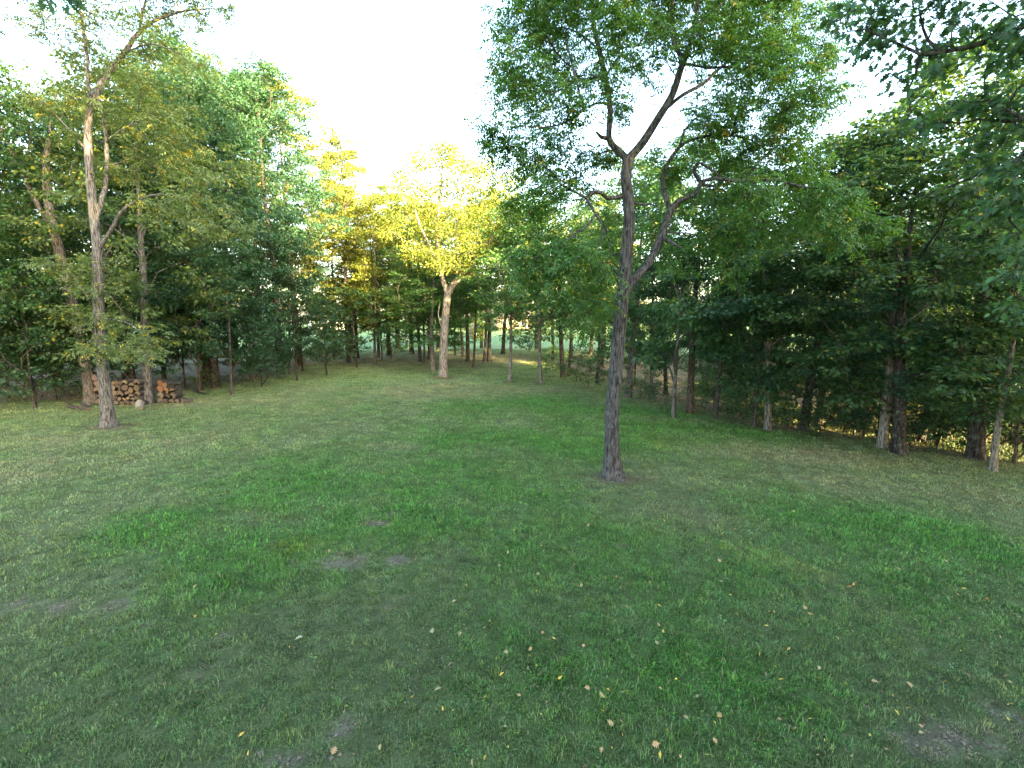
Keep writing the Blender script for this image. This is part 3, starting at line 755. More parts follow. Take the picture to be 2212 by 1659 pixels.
# golden crowned forked tree at the far side of the lawn
traced(23, (957, 813), [(958, 760), (961, 700), (965, 655), (967, 636)], [.30, .265, .25, .24, .23],
       [([(967, 636), (957, 605, .2), (948, 565, .3), (945, 510, .4), (948, 440, .6), (955, 380, .8)], [.17, .16, .14, .12, .09, .04]),
        ([(967, 636), (985, 607, -.2), (1008, 585, -.4), (1036, 553, -.6), (1062, 515, -.8), (1080, 460, -1)], [.20, .19, .17, .13, .09, .04]),
        ([(990, 600, -.2), (992, 560, .2), (985, 530, .4), (990, 470, .6), (1000, 400, .9)], [.10, .09, .08, .06, .03]),
        ([(950, 570, .3), (928, 530, 0), (905, 480, -.3), (890, 420, -.5)], [.09, .08, .06, .03]),
        ([(961, 722), (952, 700, -.2), (947, 680, -.2), (950, 655, -.2)], [.055, .05, .045, .03])],
       [(895, 350, 0, 36), (945, 335, .8, 38), (880, 410, -1, 42), (940, 420, .6, 52), (1000, 375, -.6, 44), (1035, 420, .5, 48), (980, 480, -1.2, 52), (920, 490, 1, 45), (1065, 470, -1, 42), (1015, 530, -1, 38), (900, 545, -.3, 34), (1090, 420, -1, 36), (1065, 545, -1, 28), (955, 560, -1.4, 34), (860, 460, 0, 28), (1045, 370, .3, 34), (970, 330, 0, 30), (1000, 580, -1, 24), (1085, 510, -.6, 30), (838, 500, 0, 22), (1112, 465, -.8, 24), (858, 375, .4, 24), (1110, 385, -.4, 24), (925, 570, .5, 22)],
       85, 'simple', G_GOLD, (.26, .22, .18), 'pale trunked forked tree with golden sunlit crown beyond the lawn', name='golden_tree', n_per=28, ln=.16, wd=.09, spread=.72, flare=.35)

# ------------------------------------------------------------------ forest trees: a few grown kinds, copied one by one
def grow_kind(seed, name, Ht, cb, R, n_cl, per_cl, n_leaf, ln, wd, r0, lean=.02, shape='oval', clr=(1.0, 1.5), spread=.5, forks=1):
    W = Wood(seed); rng = W.rng
    top = Ht*.86
    pts = [np.array([0, 0, -.15])]
    dx = np.zeros(2); v = rng.normal(0, lean, 2)
    for k in range(1, 7):
        v = v*.7+rng.normal(0, lean, 2); dx = dx+v*top/6
        pts.append(np.array([dx[0], dx[1], top*k/6]))
    W.stem(pts, [r0, r0*.86, r0*.76, r0*.62, r0*.45, r0*.26, r0*.08], step=.3)
    C = []
    for i in range(n_cl):
        t = (i+.5)/n_cl; t = t**.9
        zc = cb+(Ht-cb)*t*.96
        if shape == 'oval': rr = R*(math.sin(pi*min(1, .12+.86*t)))**.7
        elif shape == 'cone': rr = R*(1-.75*t)
        else: rr = R*(.55+.45*math.sin(pi*t))*(1-.3*t**3)
        a = i*2.39996+rng.normal(0, .35)
        q = rr*rng.uniform(.5, 1.0)
        ax_ = np.array([np.interp(zc, [p[2] for p in pts], [p[k] for p in pts]) for k in (0, 1)])
        C.append(np.array([ax_[0]+q*cos(a), ax_[1]+q*sin(a), zc+rng.normal(0, .25)]))
    C = np.array(C)
    W.grow(C, bf=.55, seg=.6, lift=.16, tip=.1, jit=.06)
    E = []
    for c in C:
        r = rng.uniform(*clr)
        k = int(per_cl*r*r)
        o = norm(rng.normal(0, 1, (k, 3)))*rng.uniform(.2, 1, (k, 1))**.5*r; o[:, 2] *= .62
        E.append(c+o)
    E = np.concatenate(E); E = E[E[:, 2] > cb*.7]
    ids = W.grow(E, bf=.2, seg=.5, lift=.08)
    W.radii(r_tip=.005, ex=.5)
    wm = W.mesh(name+'_wood', M_BARK, flare=.5, bark=.05, hi=14)
    cm = simple_crown(W, ids, name+'_leaves', n_leaf, spread, ln, wd, flat=.42)
    return wm, cm

KIND = {
    'broad':  grow_kind(101, 'broad', 17.0, 3.6, 4.6, 52, 6.0, 62, .17, .105, .24, shape='oval', clr=(.9, 1.5)),
    'tall':   grow_kind(102, 'tall', 19.0, 6.0, 3.9, 46, 6.0, 62, .17, .10, .23, shape='oval', clr=(.9, 1.4)),
    'edge':   grow_kind(103, 'edge', 14.0, 2.4, 4.0, 50, 6.0, 62, .16, .10, .19, shape='full', clr=(.85, 1.35)),
    'edge2':  grow_kind(104, 'edge2', 15.0, 2.9, 3.6, 46, 6.5, 62, .15, .10, .18, shape='full', clr=(.8, 1.3), lean=.03),
    'slim':   grow_kind(105, 'slim', 12.0, 3.2, 2.3, 30, 7.0, 56, .14, .09, .10, shape='oval', clr=(.7, 1.1), lean=.025),
    'under':  grow_kind(106, 'under', 6.5, 1.5, 2.4, 26, 9.0, 52, .13, .10, .065, shape='full', clr=(.55, .95), spread=.36),
    'low':    grow_kind(107, 'low', 4.2, .7, 1.9, 22, 11, 36, .12, .09, .045, shape='full', clr=(.45, .8), spread=.32),
    'bush':   grow_kind(108, 'bush', 1.7, .2, 1.1, 16, 20, 24, .09, .06, .02, shape='full', clr=(.3, .5), spread=.2),
}
rngT = np.random.default_rng(5)
def place(kind, px, py, label, leaf=G_MID, bark=BARK_DARK, r=None, h=1.0, name='tree', group=None, xyz=None, rz=None, cat='tree'):
    p = G(px, py) if xyz is None else np.array([xyz[0], xyz[1], float(H(xyz[0], xyz[1]))])
    w = h if r is None else r
    j = rngT.uniform(.9, 1.1)
    lf = tuple(np.array(leaf[:3])*rngT.uniform(.88, 1.12)*np.array([rngT.uniform(.92, 1.1), 1, rngT.uniform(.9, 1.1)]))+(leaf[3],)
    bk = tuple(np.array(bark)*rngT.uniform(.85, 1.15))
    wm, cm = KIND[kind]
    return tree_object(name, wm, cm, (p[0], p[1], p[2]-.02), rngT.uniform(0, 6.28) if rz is None else rz, (w*j, w*j, h), lf, bk, label, cat, group)

# left side, front rank
place('edge', 322, 872, 'mossy trunk tree parting the long woodpile from the short one', G_OLIVE, BARK_GREY, h=1.05, name='maple_tree')
place('slim', 355, 826, 'dark trunk tree right behind the short woodpile', G_MID, BARK_DARK, r=1.4, h=1.15, name='maple_tree')
place('broad', 467, 838, 'thick dark trunk tree between the woodpile and thin sapling', G_TEAL, BARK_DARK, h=.98, name='oak_tree')
place('under', 502, 853, 'thin sapling with low drooping dark green boughs beside thick dark trunk', G_DARK, BARK_DARK, r=1.05, h=1.15, name='maple_sapling')
place('slim', 626, 808, 'small tree with pale short trunk at the left lawn edge', G_TEAL, BARK_GREY, r=1.0, h=.95, name='oak_sapling')
place('under', 400, 838, 'bright green low bough sapling hanging over the short woodpile', G_BRIGHT, BARK_DARK, r=.8, h=.95, name='maple_sapling')
place('low', 120, 848, 'thin pale stemmed sapling in the dark wood at far left', G_MID, BARK_GREY, r=1.2, h=1.5, name='maple_sapling')
place('under', 20, 860, 'leafy sapling at the left margin below the leaning tree', G_DARK, BARK_DARK, h=1.1, name='maple_sapling')
place('edge2', 270, 815, 'dark trunk tree seen behind the long woodpile', G_DARK, BARK_DARK, name='maple_tree')
place('tall', 570, 806, 'tall tree with teal green crown above the thick dark trunk', G_TEAL, BARK_DARK, h=1.08, name='oak_tree')

# grove straight ahead, trunk by trunk
C = [('tall', 770, 774, 'stout dark trunk with flared roots, first of the grove beside the log heap', BARK_DARK, G_YELL, 1.25, .80),
     ('slim', 810, 788, 'slender grey trunk with forked top in front of two trunks of the grove', BARK_GREY, G_GOLD, 1.25, 1.15),
     ('edge2', 818, 772, 'grey trunk lit orange at its foot in the grove', BARK_GREY, G_YELL, .95, .85),
     ('slim', 826, 777, 'very thin brown trunk beside the orange lit foot', BARK_BROWN, G_MID, .6, .9),
     ('broad', 859, 753, 'thick dark trunk with wide root swell far in the grove', BARK_DARK, G_TEAL, 1.3, .8),
     ('slim', 878, 751, 'pale slim trunk just behind the wide rooted dark trunk', BARK_GREY, G_TEAL, 1.6, 1.0),
     ('edge', 908, 782, 'dark trunk with orange foot left of the two pale trunks', BARK_DARK, G_MID, .85, .85),
     ('slim', 916, 784, 'thin dark trunk touching the orange footed one', BARK_DARK, G_MID, 1.0, .85),
     ('edge2', 935, 801, 'short pale trunk left of the golden crowned tree', BARK_PALE, G_BRIGHT, 1.05, .62),
     ('slim', 983, 767, 'thin dark trunk just right of the golden crowned tree', BARK_DARK, G_MID, 1.2, .9),
     ('edge', 1001, 771, 'dark trunk with small root swell, second right of the golden tree', BARK_DARK, G_BRIGHT, .8, .72),
     ('tall', 1010, 781, 'dark straight trunk with forked foot right of the golden tree', BARK_DARK, G_DARK, .85, .75),
     ('slim', 1023, 794, 'slender brown trunk nearest the lawn right of the golden tree', BARK_BROWN, G_MID, 1.2, 1.0),
     ('slim', 1046, 782, 'grey brown half of the twin trunks in the grove', BARK_BROWN, G_MID, 1.5, 1.1),
     ('tall', 1056, 781, 'dark half of the twin trunks in the grove', BARK_DARK, G_DARK, .9, .8),
     ('slim', 1100, 824, 'slim pale trunk with leafy sprouts left of the lawn tree', BARK_PALE, G_BRIGHT, 1.2, .95),
     ('slim', 1168, 826, 'pale grey trunk with low dark crown next left of the lawn tree', BARK_PALE, G_MID, 1.45, .85),
     ('slim', 1217, 815, 'brown trunk at the ravine edge lit orange on one side', BARK_BROWN, G_BRIGHT, 1.8, 1.0),
     ('slim', 1228, 812, 'thinner brown trunk leaning out beside the orange lit one', BARK_BROWN, G_BRIGHT, 1.1, .95)]
for k, px, py, lab, bk, lf, r_, h_ in C:
    place(k, px, py, lab, lf, bk, r=r_, h=h_, name='grove_tree', group='trees of the grove beyond the lawn')

# right side, along the lawn edge and in the ravine
Rr = [('slim', 1290, 828, 'thin dark trunk in the ravine left of the lawn tree trunk', BARK_DARK, G_MID, 1.1, .9),
      ('edge', 1357, 858, 'grey trunk half hidden behind the lawn tree with orange lit foot', BARK_GREY, G_BRIGHT, 1.0, .78),
      ('slim', 1408, 857, 'thin pale trunk just right of the lawn tree at wood edge', BARK_GREY, G_TEAL, 1.0, .9),
      ('under', 1455, 903, 'small leafy tree with low rounded bright crown right of the lawn tree', BARK_GREY, (.048, .118, .046, .01), 1.35, 1.35),
      ('edge2', 1490, 893, 'dark brown trunk with light streak at its foot', BARK_BROWN, G_DARK, .9, .72),
      ('slim', 1545, 905, 'thin dim trunk between the streaked foot and the ravine pair', BARK_DARK, G_DARK, .9, .78),
      ('edge', 1575, 888, 'dark trunk of the leaning pair down in the ravine', BARK_DARK, G_DARK, .75, .82),
      ('edge2', 1592, 893, 'second trunk of the leaning pair with reddish lit foot', BARK_DARK, G_DARK, .85, .8),
      ('low', 1630, 925, 'spindly dark sapling beside the pale leaning trunk', BARK_DARK, G_DARK, 1.0, 1.3),
      ('slim', 1660, 929, 'pale slightly leaning trunk on the right lawn edge', BARK_PALE, G_TEAL, 1.25, .76),
      ('edge', 1735, 930, 'dark trunk of a pair right of the pale leaning trunk', BARK_DARK, G_DARK, .9, .70),
      ('broad', 1768, 930, 'broad brown trunk of the pair right of the pale leaning one', BARK_BROWN, G_MID, .85, .60),
      ('edge2', 1905, 967, 'pale bottomed trunk with low leaves in front of dark trunk', BARK_PALE, G_TEAL, .8, .62),
      ('edge', 1941, 980, 'dark leaning trunk with flared foot at the right lawn edge', BARK_DARK, G_MID, 1.0, .72),
      ('edge2', 1990, 955, 'dark trunk deep in shade behind the dark leaning trunk', BARK_DARK, G_DARK, .95, .75),
      ('broad', 2015, 955, 'wide dim trunk in the wood between the two largest right trunks', BARK_DARK, G_DARK, .95, .66),
      ('edge', 2108, 990, 'thick black looking trunk with buttress roots at far right', BARK_DARK, G_MID, 1.25, .85),
      ('slim', 2145, 1017, 'thin pale trunk with knobby dark base at the right margin', BARK_PALE, G_TEAL, .9, .55)]
for k, px, py, lab, bk, lf, r_, h_ in Rr:
    place(k, px, py, lab, lf, bk, r=r_*1.05, h=h_*1.1, name='edge_tree', group='trees along the right lawn edge')

# woods behind
ORD = ['first', 'second', 'third', 'fourth', 'fifth', 'sixth', 'seventh', 'eighth', 'ninth', 'tenth', 'eleventh', 'twelfth', 'thirteenth', 'fourteenth', 'fifteenth', 'sixteenth', 'seventeenth', 'eighteenth', 'nineteenth', 'twentieth']
LOOK = {'broad': 'broad crowned tree', 'tall': 'tall straight tree', 'edge': 'full crowned tree', 'edge2': 'narrow crowned tree', 'under': 'low understory tree', 'low': 'small leafy sapling', 'slim': 'slim tree', 'bush': 'leafy bush'}
def woods(lst, name, group, what, count=True):
    seen = {}
    for n_, (k, x_, y_, lf, h_) in enumerate(sorted(lst, key=lambda q: q[1]/max(.1, q[2])) if count else lst):
        q = seen.get(k, 0); seen[k] = q+1
        lab = f'{LOOK[k]} {what}, {ORD[min(q, 19)]} such from the left' if count else what
        place(k, 0, 0, lab, lf, BARK_DARK if n_ % 3 else BARK_BROWN, r=h_*rngT.uniform(.95, 1.1), h=h_, name=name, group=group, xyz=(x_, y_))
woods([('broad', -24, 20, G_MID, .95), ('edge', -21, 26, G_DARK, 1.05), ('broad', -18.5, 28.5, G_TEAL, 1.14), ('tall', -15.5, 31.5, G_TEAL, 1.06), ('edge2', -26, 27, G_DARK, 1.1), ('under', -17, 25.5, G_DARK, 1.1),
       ('tall', -21, 33, G_OLIVE, 1.12), ('broad', -27, 33, G_OLIVE, 1.1), ('under', -13.5, 29.5, G_DARK, .9), ('edge', -30, 24, G_DARK, 1.1), ('tall', -18, 40, G_YELL, 1.22), ('broad', -24, 41, G_YELL, 1.3),
       ('tall', -30, 42, G_YELL, 1.3), ('under', -22, 22.5, G_DARK, 1.0), ('under', -26, 23, G_DARK, 1.1), ('tall', -14.5, 42, G_YELL, 1.0), ('edge2', -35, 32, G_MID, 1.2), ('under', -19.5, 31, G_DARK, 1.2), ('low', -16, 29, G_DARK, 1.3), ('edge', -33, 15, G_DARK, 1.0), ('edge2', -29, 12, G_DARK, 1.0), ('under', -23.5, 17.5, G_MID, 1.0),
       ('low', -19, 23.5, G_DARK, 1.3), ('low', -21, 20.5, G_DARK, 1.3), ('under', -24, 29, G_DARK, 1.2), ('under', -29, 28, G_DARK, 1.3), ('low', -13, 33, G_DARK, 1.3), ('under', -16, 36, G_MID, 1.1), ('under', -22, 37, G_DARK, 1.3), ('low', -26, 19, G_DARK, 1.3), ('under', -33, 20, G_DARK, 1.3), ('under', -12.5, 38, G_MID, 1.0), ('edge', -25, 46, G_MID, 1.1), ('edge2', -18, 48, G_MID, 1.0), ('edge', -36, 40, G_MID, 1.2), ('low', -17.5, 33.5, G_DARK, 1.3), ('low', -14.3, 26.8, G_TEAL, 1.0), ('under', -32, 36, G_DARK, 1.4), ('low', -24, 25, G_DARK, 1.4)],
      'wood_tree', 'trees of the wood behind the woodpile', 'in the dark wood behind the woodpile')
woods([('broad', 22, 22, G_DARK, .72), ('edge', 26, 27, G_DARK, .9), ('edge2', 20, 29, G_DARK, .85), ('tall', 24, 34, G_MID, .75), ('edge', 16, 33, G_MID, .85), ('edge2', 31, 30, G_MID, .95), ('under', 18.5, 25, G_DARK, 1.1), 
       ('edge', 12.5, 38, G_MID, .8), ('edge2', 19, 40, G_MID, .85), ('broad', 28, 40, G_YELL, .85), ('edge', 36, 38, G_YELL, 1.0), ('tall', 40, 30, G_YELL, .85), ('edge2', 36, 26, G_OLIVE, .95), ('under', 21, 17.5, G_DARK, 1.2), ('under', 16, 21, G_DARK, 1.0), ('low', 14, 25, G_MID, 1.2), ('edge', 44, 36, G_YELL, 1.0), ('broad', 34, 48, G_YELL, 1.0), ('edge2', 46, 24, G_OLIVE, 1.0),
       ('low', 17.5, 17.5, G_DARK, 1.2), ('low', 13.5, 29, G_DARK, 1.3), ('under', 34, 22, G_OLIVE, 1.3), ('low', 24, 26, G_YELL, 1.3), ('low', 27, 29, G_YELL, 1.4), ('low', 20, 26.5, G_YELL, 1.2), ('low', 29, 33, G_GOLD, 1.5), ('low', 23, 31, G_YELL, 1.4), ('under', 31, 36, G_YELL, 1.2), ('under', 34, 33, G_YELL, 1.3), ('under', 11, 42, G_MID, 1.1), ('under', 24, 42, G_YELL, 1.3), ('under', 40, 40, G_YELL, 1.4), ('low', 17, 18.4, G_DARK, 1.1), ('under', 20.5, 20.2, G_DARK, 1.0), ('low', 23, 23.2, G_DARK, 1.4), ('low', 15.2, 19.2, G_DARK, .9), ('low', 19, 15, G_DARK, 1.2), ('low', 38, 34, G_GOLD, 1.6), ('low', 43, 30, G_GOLD, 1.7), ('under', 38, 44, G_GOLD, 1.3), ('low', 46, 40, G_GOLD, 1.8), ('under', 46, 33, G_GOLD, 1.3), ('low', 33, 40, G_GOLD, 1.6), ('under', 30, 45, G_GOLD, 1.2), ('low', 40, 24, G_GOLD, 1.6), ('under', 54, 44, G_GOLD, 1.5), ('edge', 52, 34, G_YELL, 1.1), ('edge2', 42, 46, G_YELL, 1.1), ('under', 50, 28, G_YELL, 1.4), ('edge', 26, 50, G_YELL, 1.0)],
      'ravine_tree', 'trees of the wood beyond the ravine', 'in the wood beyond the right lawn edge')
woods([('broad', -9, 58, G_YELL, 1.0), ('tall', -4, 62, G_GOLD, .98), ('broad', 3, 58, G_GOLD, .98), ('tall', 9, 54, G_GOLD, .95), ('edge', 14, 52, G_YELL, 1.1), ('tall', -13, 50, G_GOLD, .92), ('edge2', -17, 50, G_GOLD, 1.15), ('edge', 20, 50, G_YELL, 1.1), ('edge2', 6, 48, G_YELL, .95), ('edge', -1, 52, G_GOLD, 1.0), ('under', -16, 46, G_MID, 1.1), ('under', -20, 56, G_MID, 1.3), ('broad', 12, 62, G_GOLD, 1.0), ('tall', -8, 46, G_YELL, .8), ('broad', -11, 52, G_GOLD, .95), ('edge', 4, 46, G_GOLD, .9), ('edge2', 9, 47, G_GOLD, .9), ('low', -12, 47, G_OLIVE, 1.0), ('low', -6, 50, G_MID, .9), ('low', 2, 55, G_MID, 1.0)],
      'far_grove_tree', 'sunlit trees behind the grove', 'with sunlit yellow top behind the grove')
woods([(k, x_, y_, lf, h_) for k, x_, y_, lf, h_ in
       [(('broad', 'edge', 'edge2')[i % 3], -150+i*11.5+rngT.normal(0, 2.5), 150+rngT.normal(0, 10)+.15*abs(-150+i*11.5), (G_MID, G_OLIVE, G_YELL)[(i*7) % 3], rngT.uniform(.6, .95)) for i in range(27)]],
      'distant_tree', 'trees on the far side of the field', 'on the far side of the distant field')

# unseen ranks of wood added behind the camera to keep sun off the lawn
def behind():
    sx, sy = sin(radians(SUN_AZ)), cos(radians(SUN_AZ)); L_ = []
    for row, (off, st) in enumerate(((0, 3.0), (5, 3.2), (9.5, 3.4), (14, 4.0))):
        k = -13.0+row*1.3
        while k < 26.5:
            x_, y_ = 10+sx*off-sy*k+rngT.normal(0, .5), -15+sy*off+sx*k+rngT.normal(0, .5)
            if row == 1 or (row == 0 and rngT.uniform() < .45): kd, h_ = ('broad', 1.42 if k < 6 else 1.12 if k < 14 else .95)
            else: kd, h_ = ('edge', 1.1) if row else ('under', 1.25)
            if abs(x_) > 1.25*y_+3 or y_ < -2: L_.append((kd, x_, y_, G_MID, h_*rngT.uniform(.95, 1.06)))
            k += st
    g_ = G(557, 950)                       # more unseen trees, added to block a sun spot on the lawn
    for d_, kd, h_ in ((31, 'edge2', 1.0), (36, 'edge', 1.05), (41, 'broad', 1.0)):
        L_.append((kd, g_[0]+sx*d_, g_[1]+sy*d_, G_MID, h_))
    return L_
woods(behind(), 'unseen_shade_tree', 'unseen shade trees behind the photographer', 'unseen tree added behind the photographer to shade the lawn', count=False)

# ------------------------------------------------------------------ oak boughs reaching in from beside the camera
def near_oak(seed, base, bl, trunk_top, hubs, per, label, leaf, n_per=9, name='oak_tree', rest_n=620):
    b = np.array([base[0], base[1], float(H(*base))]); W = Wood(seed)
    W.stem([b-np.array([0, 0, .1]), b+np.array([.05, 0, 2.5]), b+np.array([-.1, .1, 5]), b+np.array([.1, 0, 8]), b+np.array([0, 0, trunk_top])], [.33, .28, .25, .2, .08], step=.25)
    for pts, r in hubs:
        W.stem([np.array(q[1:]) if q[0] == 'w' else P(*q) for q in pts], r, par='near', step=.2, jit=.015)
    E = []
    for q in bl:
        c = P(q[0], q[1], q[2]); rr = q[3]*q[2]/FPX; k = max(3, int(per*(q[3]/50)**2))
        o = norm(W.rng.normal(0, 1, (k, 3)))*W.rng.uniform(.15, 1, (k, 1))**.5*rr; o[:, 2] *= .7
        E.append(c+o)
    # rest of the crown, out of view, spread wide to shade the near lawn
    k = rest_n; o = norm(W.rng.normal(0, 1, (k, 3)))*W.rng.uniform(.35, 1, (k, 1))**.5*np.array([6.5, 5.5, 3.4])
    rest = b+np.array([-.55*b[0], -3.2, 12.2])+o
    vis = (np.abs(rest[:, 0]) < rest[:, 1]*1.15) & (rest[:, 2]-CAM_H < .66*rest[:, 1]+.6)
    E.append(rest[~vis])
    E = np.concatenate(E)
    ids = W.grow(E, bf=.22, seg=.25, lift=.06, jit=.05)
    W.radii(r_tip=.0035, ex=.5)
    wm = W.mesh(name+'_wood', M_BARK, flare=.5, bark=.05, hi=20)
    cm = simple_crown(W, ids, name+'_leaves', n_per, .20, .125, .1, flat=.7, tilt=.6, droop=.45, lobed=True, )
    for m in (wm, cm): m.transform(Matrix.Translation((-b[0], -b[1], -b[2])))
    return tree_object(name, wm, cm, tuple(b), 0, 1, leaf, BARK_DARK, label)
near_oak(31, (10.4, 5.2),
    [(1800, 20, 8, 40), (1860, 30, 7.6, 50), (1920, 40, 7.5, 50), (1890, 85, 7.4, 34), (1985, 20, 7.2, 55), (1960, 90, 7.3, 42), (2010, 110, 7.1, 40), (2060, 90, 7, 44), (1945, 175, 7.2, 34), (1975, 215, 7.2, 22), (2040, 150, 7, 26),
     (2100, 30, 6.8, 40), (2150, 70, 6.8, 50), (2190, 120, 6.6, 46), (2200, 20, 6.6, 40), (2060, 235, 7, 28), (2010, 255, 7.2, 24), (1990, 275, 7.2, 18), (2110, 235, 6.9, 40), (2160, 215, 6.8, 44), (2195, 260, 6.6, 50),
     (2150, 300, 6.9, 44), (2195, 360, 6.7, 48), (2130, 365, 7, 34), (2080, 330, 7.1, 26), (2200, 440, 6.8, 44), (2150, 440, 7, 34), (2200, 520, 7, 40), (2170, 600, 7.2, 34), (2205, 660, 7.2, 34), (2100, 480, 7.4, 24),
     (2240, 200, 6.4, 60), (2260, 400, 6.4, 70), (2250, 60, 6.2, 60), (2080, -30, 6.8, 60), (1950, -40, 7, 60), (2250, 560, 6.6, 60)], 13.0,
    [([('w', 10.4, 5.2, 7.6), (2330, 20, 6.3), (2200, 62, 6.6), (2100, 98, 6.9), (2030, 115, 7.0), (1985, 118, 7.1), (1940, 92, 7.3), (1870, 66, 7.5), (1790, 75, 7.8)], [.09, .060, .042, .034, .028, .022, .016, .011, .005]),
     ([(1990, 118, 7.1), (1978, 160, 7.2), (1965, 195, 7.2), (1968, 240, 7.2), (1940, 300, 7.2)], [.022, .018, .014, .010, .004]),
     ([(2010, 115, 7.1), (1995, 60, 7.2), (1985, 20, 7.3)], [.022, .016, .008]),
     ([('w', 10.4, 5.2, 6.0), (2320, 300, 6.3), (2200, 345, 6.7), (2120, 375, 7.0), (2060, 398, 7.2), (1990, 430, 7.6)], [.06, .035, .024, .018, .012, .005]),
     ([('w', 10.4, 5.2, 6.8), (2320, 230, 6.3), (2200, 262, 6.6), (2140, 262, 6.9), (2080, 258, 7.0), (2020, 262, 7.2)], [.05, .034, .024, .018, .012, .006])],
    11, 'dark oak boughs with lobed leaves reaching in over the upper right corner', (.044, .105, .046, .0))
near_oak(32, (-11.2, 4.6),
    [(100, -16, 6.4, 9), (132, -10, 6.5, 6), (60, -70, 6.5, 30), (-70, 60, 6.6, 30)], 13.0,
    [([('w', -11.2, 4.6, 7.4), (-60, -40, 6.3), (60, -30, 6.4), (130, -10, 6.5)], [.05, .03, .02, .006])],
    15, 'oak bough tips poking in at the upper left corner', (.034, .080, .045, .0), rest_n=520)

# ------------------------------------------------------------------ bushes, weeds, the far field's houses
for n_, (px, py, k_, lf, h_, lab) in enumerate((
    (655, 778, 'bush', G_YELL, 1.0, 'golden lit low bush at the left end of the grove'), (690, 776, 'bush', G_OLIVE, 1.1, 'olive low bush beside the golden lit one'), (720, 774, 'bush', G_OLIVE, .9, 'small olive bush next to the stout dark trunk'),
    (700, 742, 'low', G_BRIGHT, .9, 'round bright green shrub behind the dark log heap'), (1180, 806, 'bush', G_BRIGHT, 1.1, 'bright weedy bush at the ravine head beside the pale grey trunk'), (1195, 800, 'bush', G_BRIGHT, 1.4, 'tallest bright weedy bush at the ravine head'),
    (1245, 826, 'bush', G_MID, 1.2, 'weedy bush below the orange lit ravine trunk'), (1270, 838, 'bush', G_OLIVE, 1.2, 'brownish weedy bush on the ravine slope'), (1415, 868, 'bush', G_DARK, .8, 'dark tiny bush at the foot of the thin pale trunk'),
    (1540, 890, 'bush', G_MID, 1.3, 'weeds clump in the ravine right of the streaked trunk foot'), (1515, 880, 'bush', G_MID, 1.2, 'weeds clump in the ravine behind the streaked trunk foot'), (1700, 925, 'bush', G_DARK, 1.2, 'dark bush right of the pale leaning trunk'), (1820, 945, 'bush', G_DARK, 1.3, 'dark bush between the trunk pair and pale bottomed trunk'), (1860, 950, 'bush', G_DARK, 1.2, 'dark bush just left of the pale bottomed trunk'),
    (60, 868, 'bush', G_DARK, 1.2, 'dark brush at the wood edge below the left margin foliage'), (148, 864, 'bush', G_DARK, 1.0, 'dark brush just left of the leaning tree foot'), (445, 842, 'bush', G_MID, .8, 'small green brush left of the thick dark trunk'),
    (540, 824, 'bush', G_DARK, 1.0, 'dark brush right of the thin low boughed sapling'), (598, 806, 'bush', G_OLIVE, .9, 'olive brush left of the pale short trunk at the lawn edge'), (645, 790, 'bush', G_OLIVE, 1.0, 'olive brush right of the pale short trunk at the lawn edge'),
    (1322, 846, 'bush', G_MID, .9, 'brush at the ravine edge left of the lawn tree trunk'), (1385, 862, 'bush', G_MID, .8, 'brush at the wood edge right behind the lawn tree trunk'), (1602, 916, 'bush', G_DARK, .8, 'low brush left of the spindly dark sapling'), (1770, 942, 'bush', G_DARK, .8, 'low brush at the foot of the broad brown trunk'), (1965, 975, 'bush', G_DARK, .8, 'low brush right of the dark leaning trunk'),
    (1438, 893, 'bush', G_DARK, .35, 'tiny dead looking shrub on bare ground right of the lawn tree'), (2060, 965, 'bush', G_DARK, 1.3, 'dark bush between two largest right trunks'), (2190, 1000, 'low', G_TEAL, 1.0, 'leafy shrub by the knobby pale trunk at the right margin'))):
    place(k_, px, py, lab, lf, BARK_BROWN, h=h_, name='bush', group='low bushes at the wood edge', cat='bush')

def box(V, F, x0, x1, y0, y1, z0, z1):
    o_ = sum(len(v) for v in V)
    V.append(np.array([(x0, y0, z0), (x1, y0, z0), (x1, y1, z0), (x0, y1, z0), (x0, y0, z1), (x1, y0, z1), (x1, y1, z1), (x0, y1, z1)], float))
    F.append(np.array([(0, 3, 2, 1), (4, 5, 6, 7), (0, 1, 5, 4), (1, 2, 6, 5), (2, 3, 7, 6), (3, 0, 4, 7)])+o_)
def boxes(name, lst, mat, parent):
    V, F = [], []
    for b in lst: box(V, F, *b)
    return obj(name, mesh_from(name, np.concatenate(V), [np.concatenate(F)], mat), parent)
M_WALLW = mat_plain('white_siding', (.62, .60, .56), scale=3, amt=.08)
M_WALLB = mat_plain('tan_siding', (.40, .30, .20), scale=3, amt=.12)
M_ROOF = mat_plain('shingle_roof', (.13, .11, .10), scale=6, amt=.3)
M_GLASS = mat_plain('window_glass', (.06, .07, .08), rough=.1, spec=.6, amt=.1, bump=0)
M_TRIM = mat_plain('white_trim', (.7, .7, .68), amt=.06)
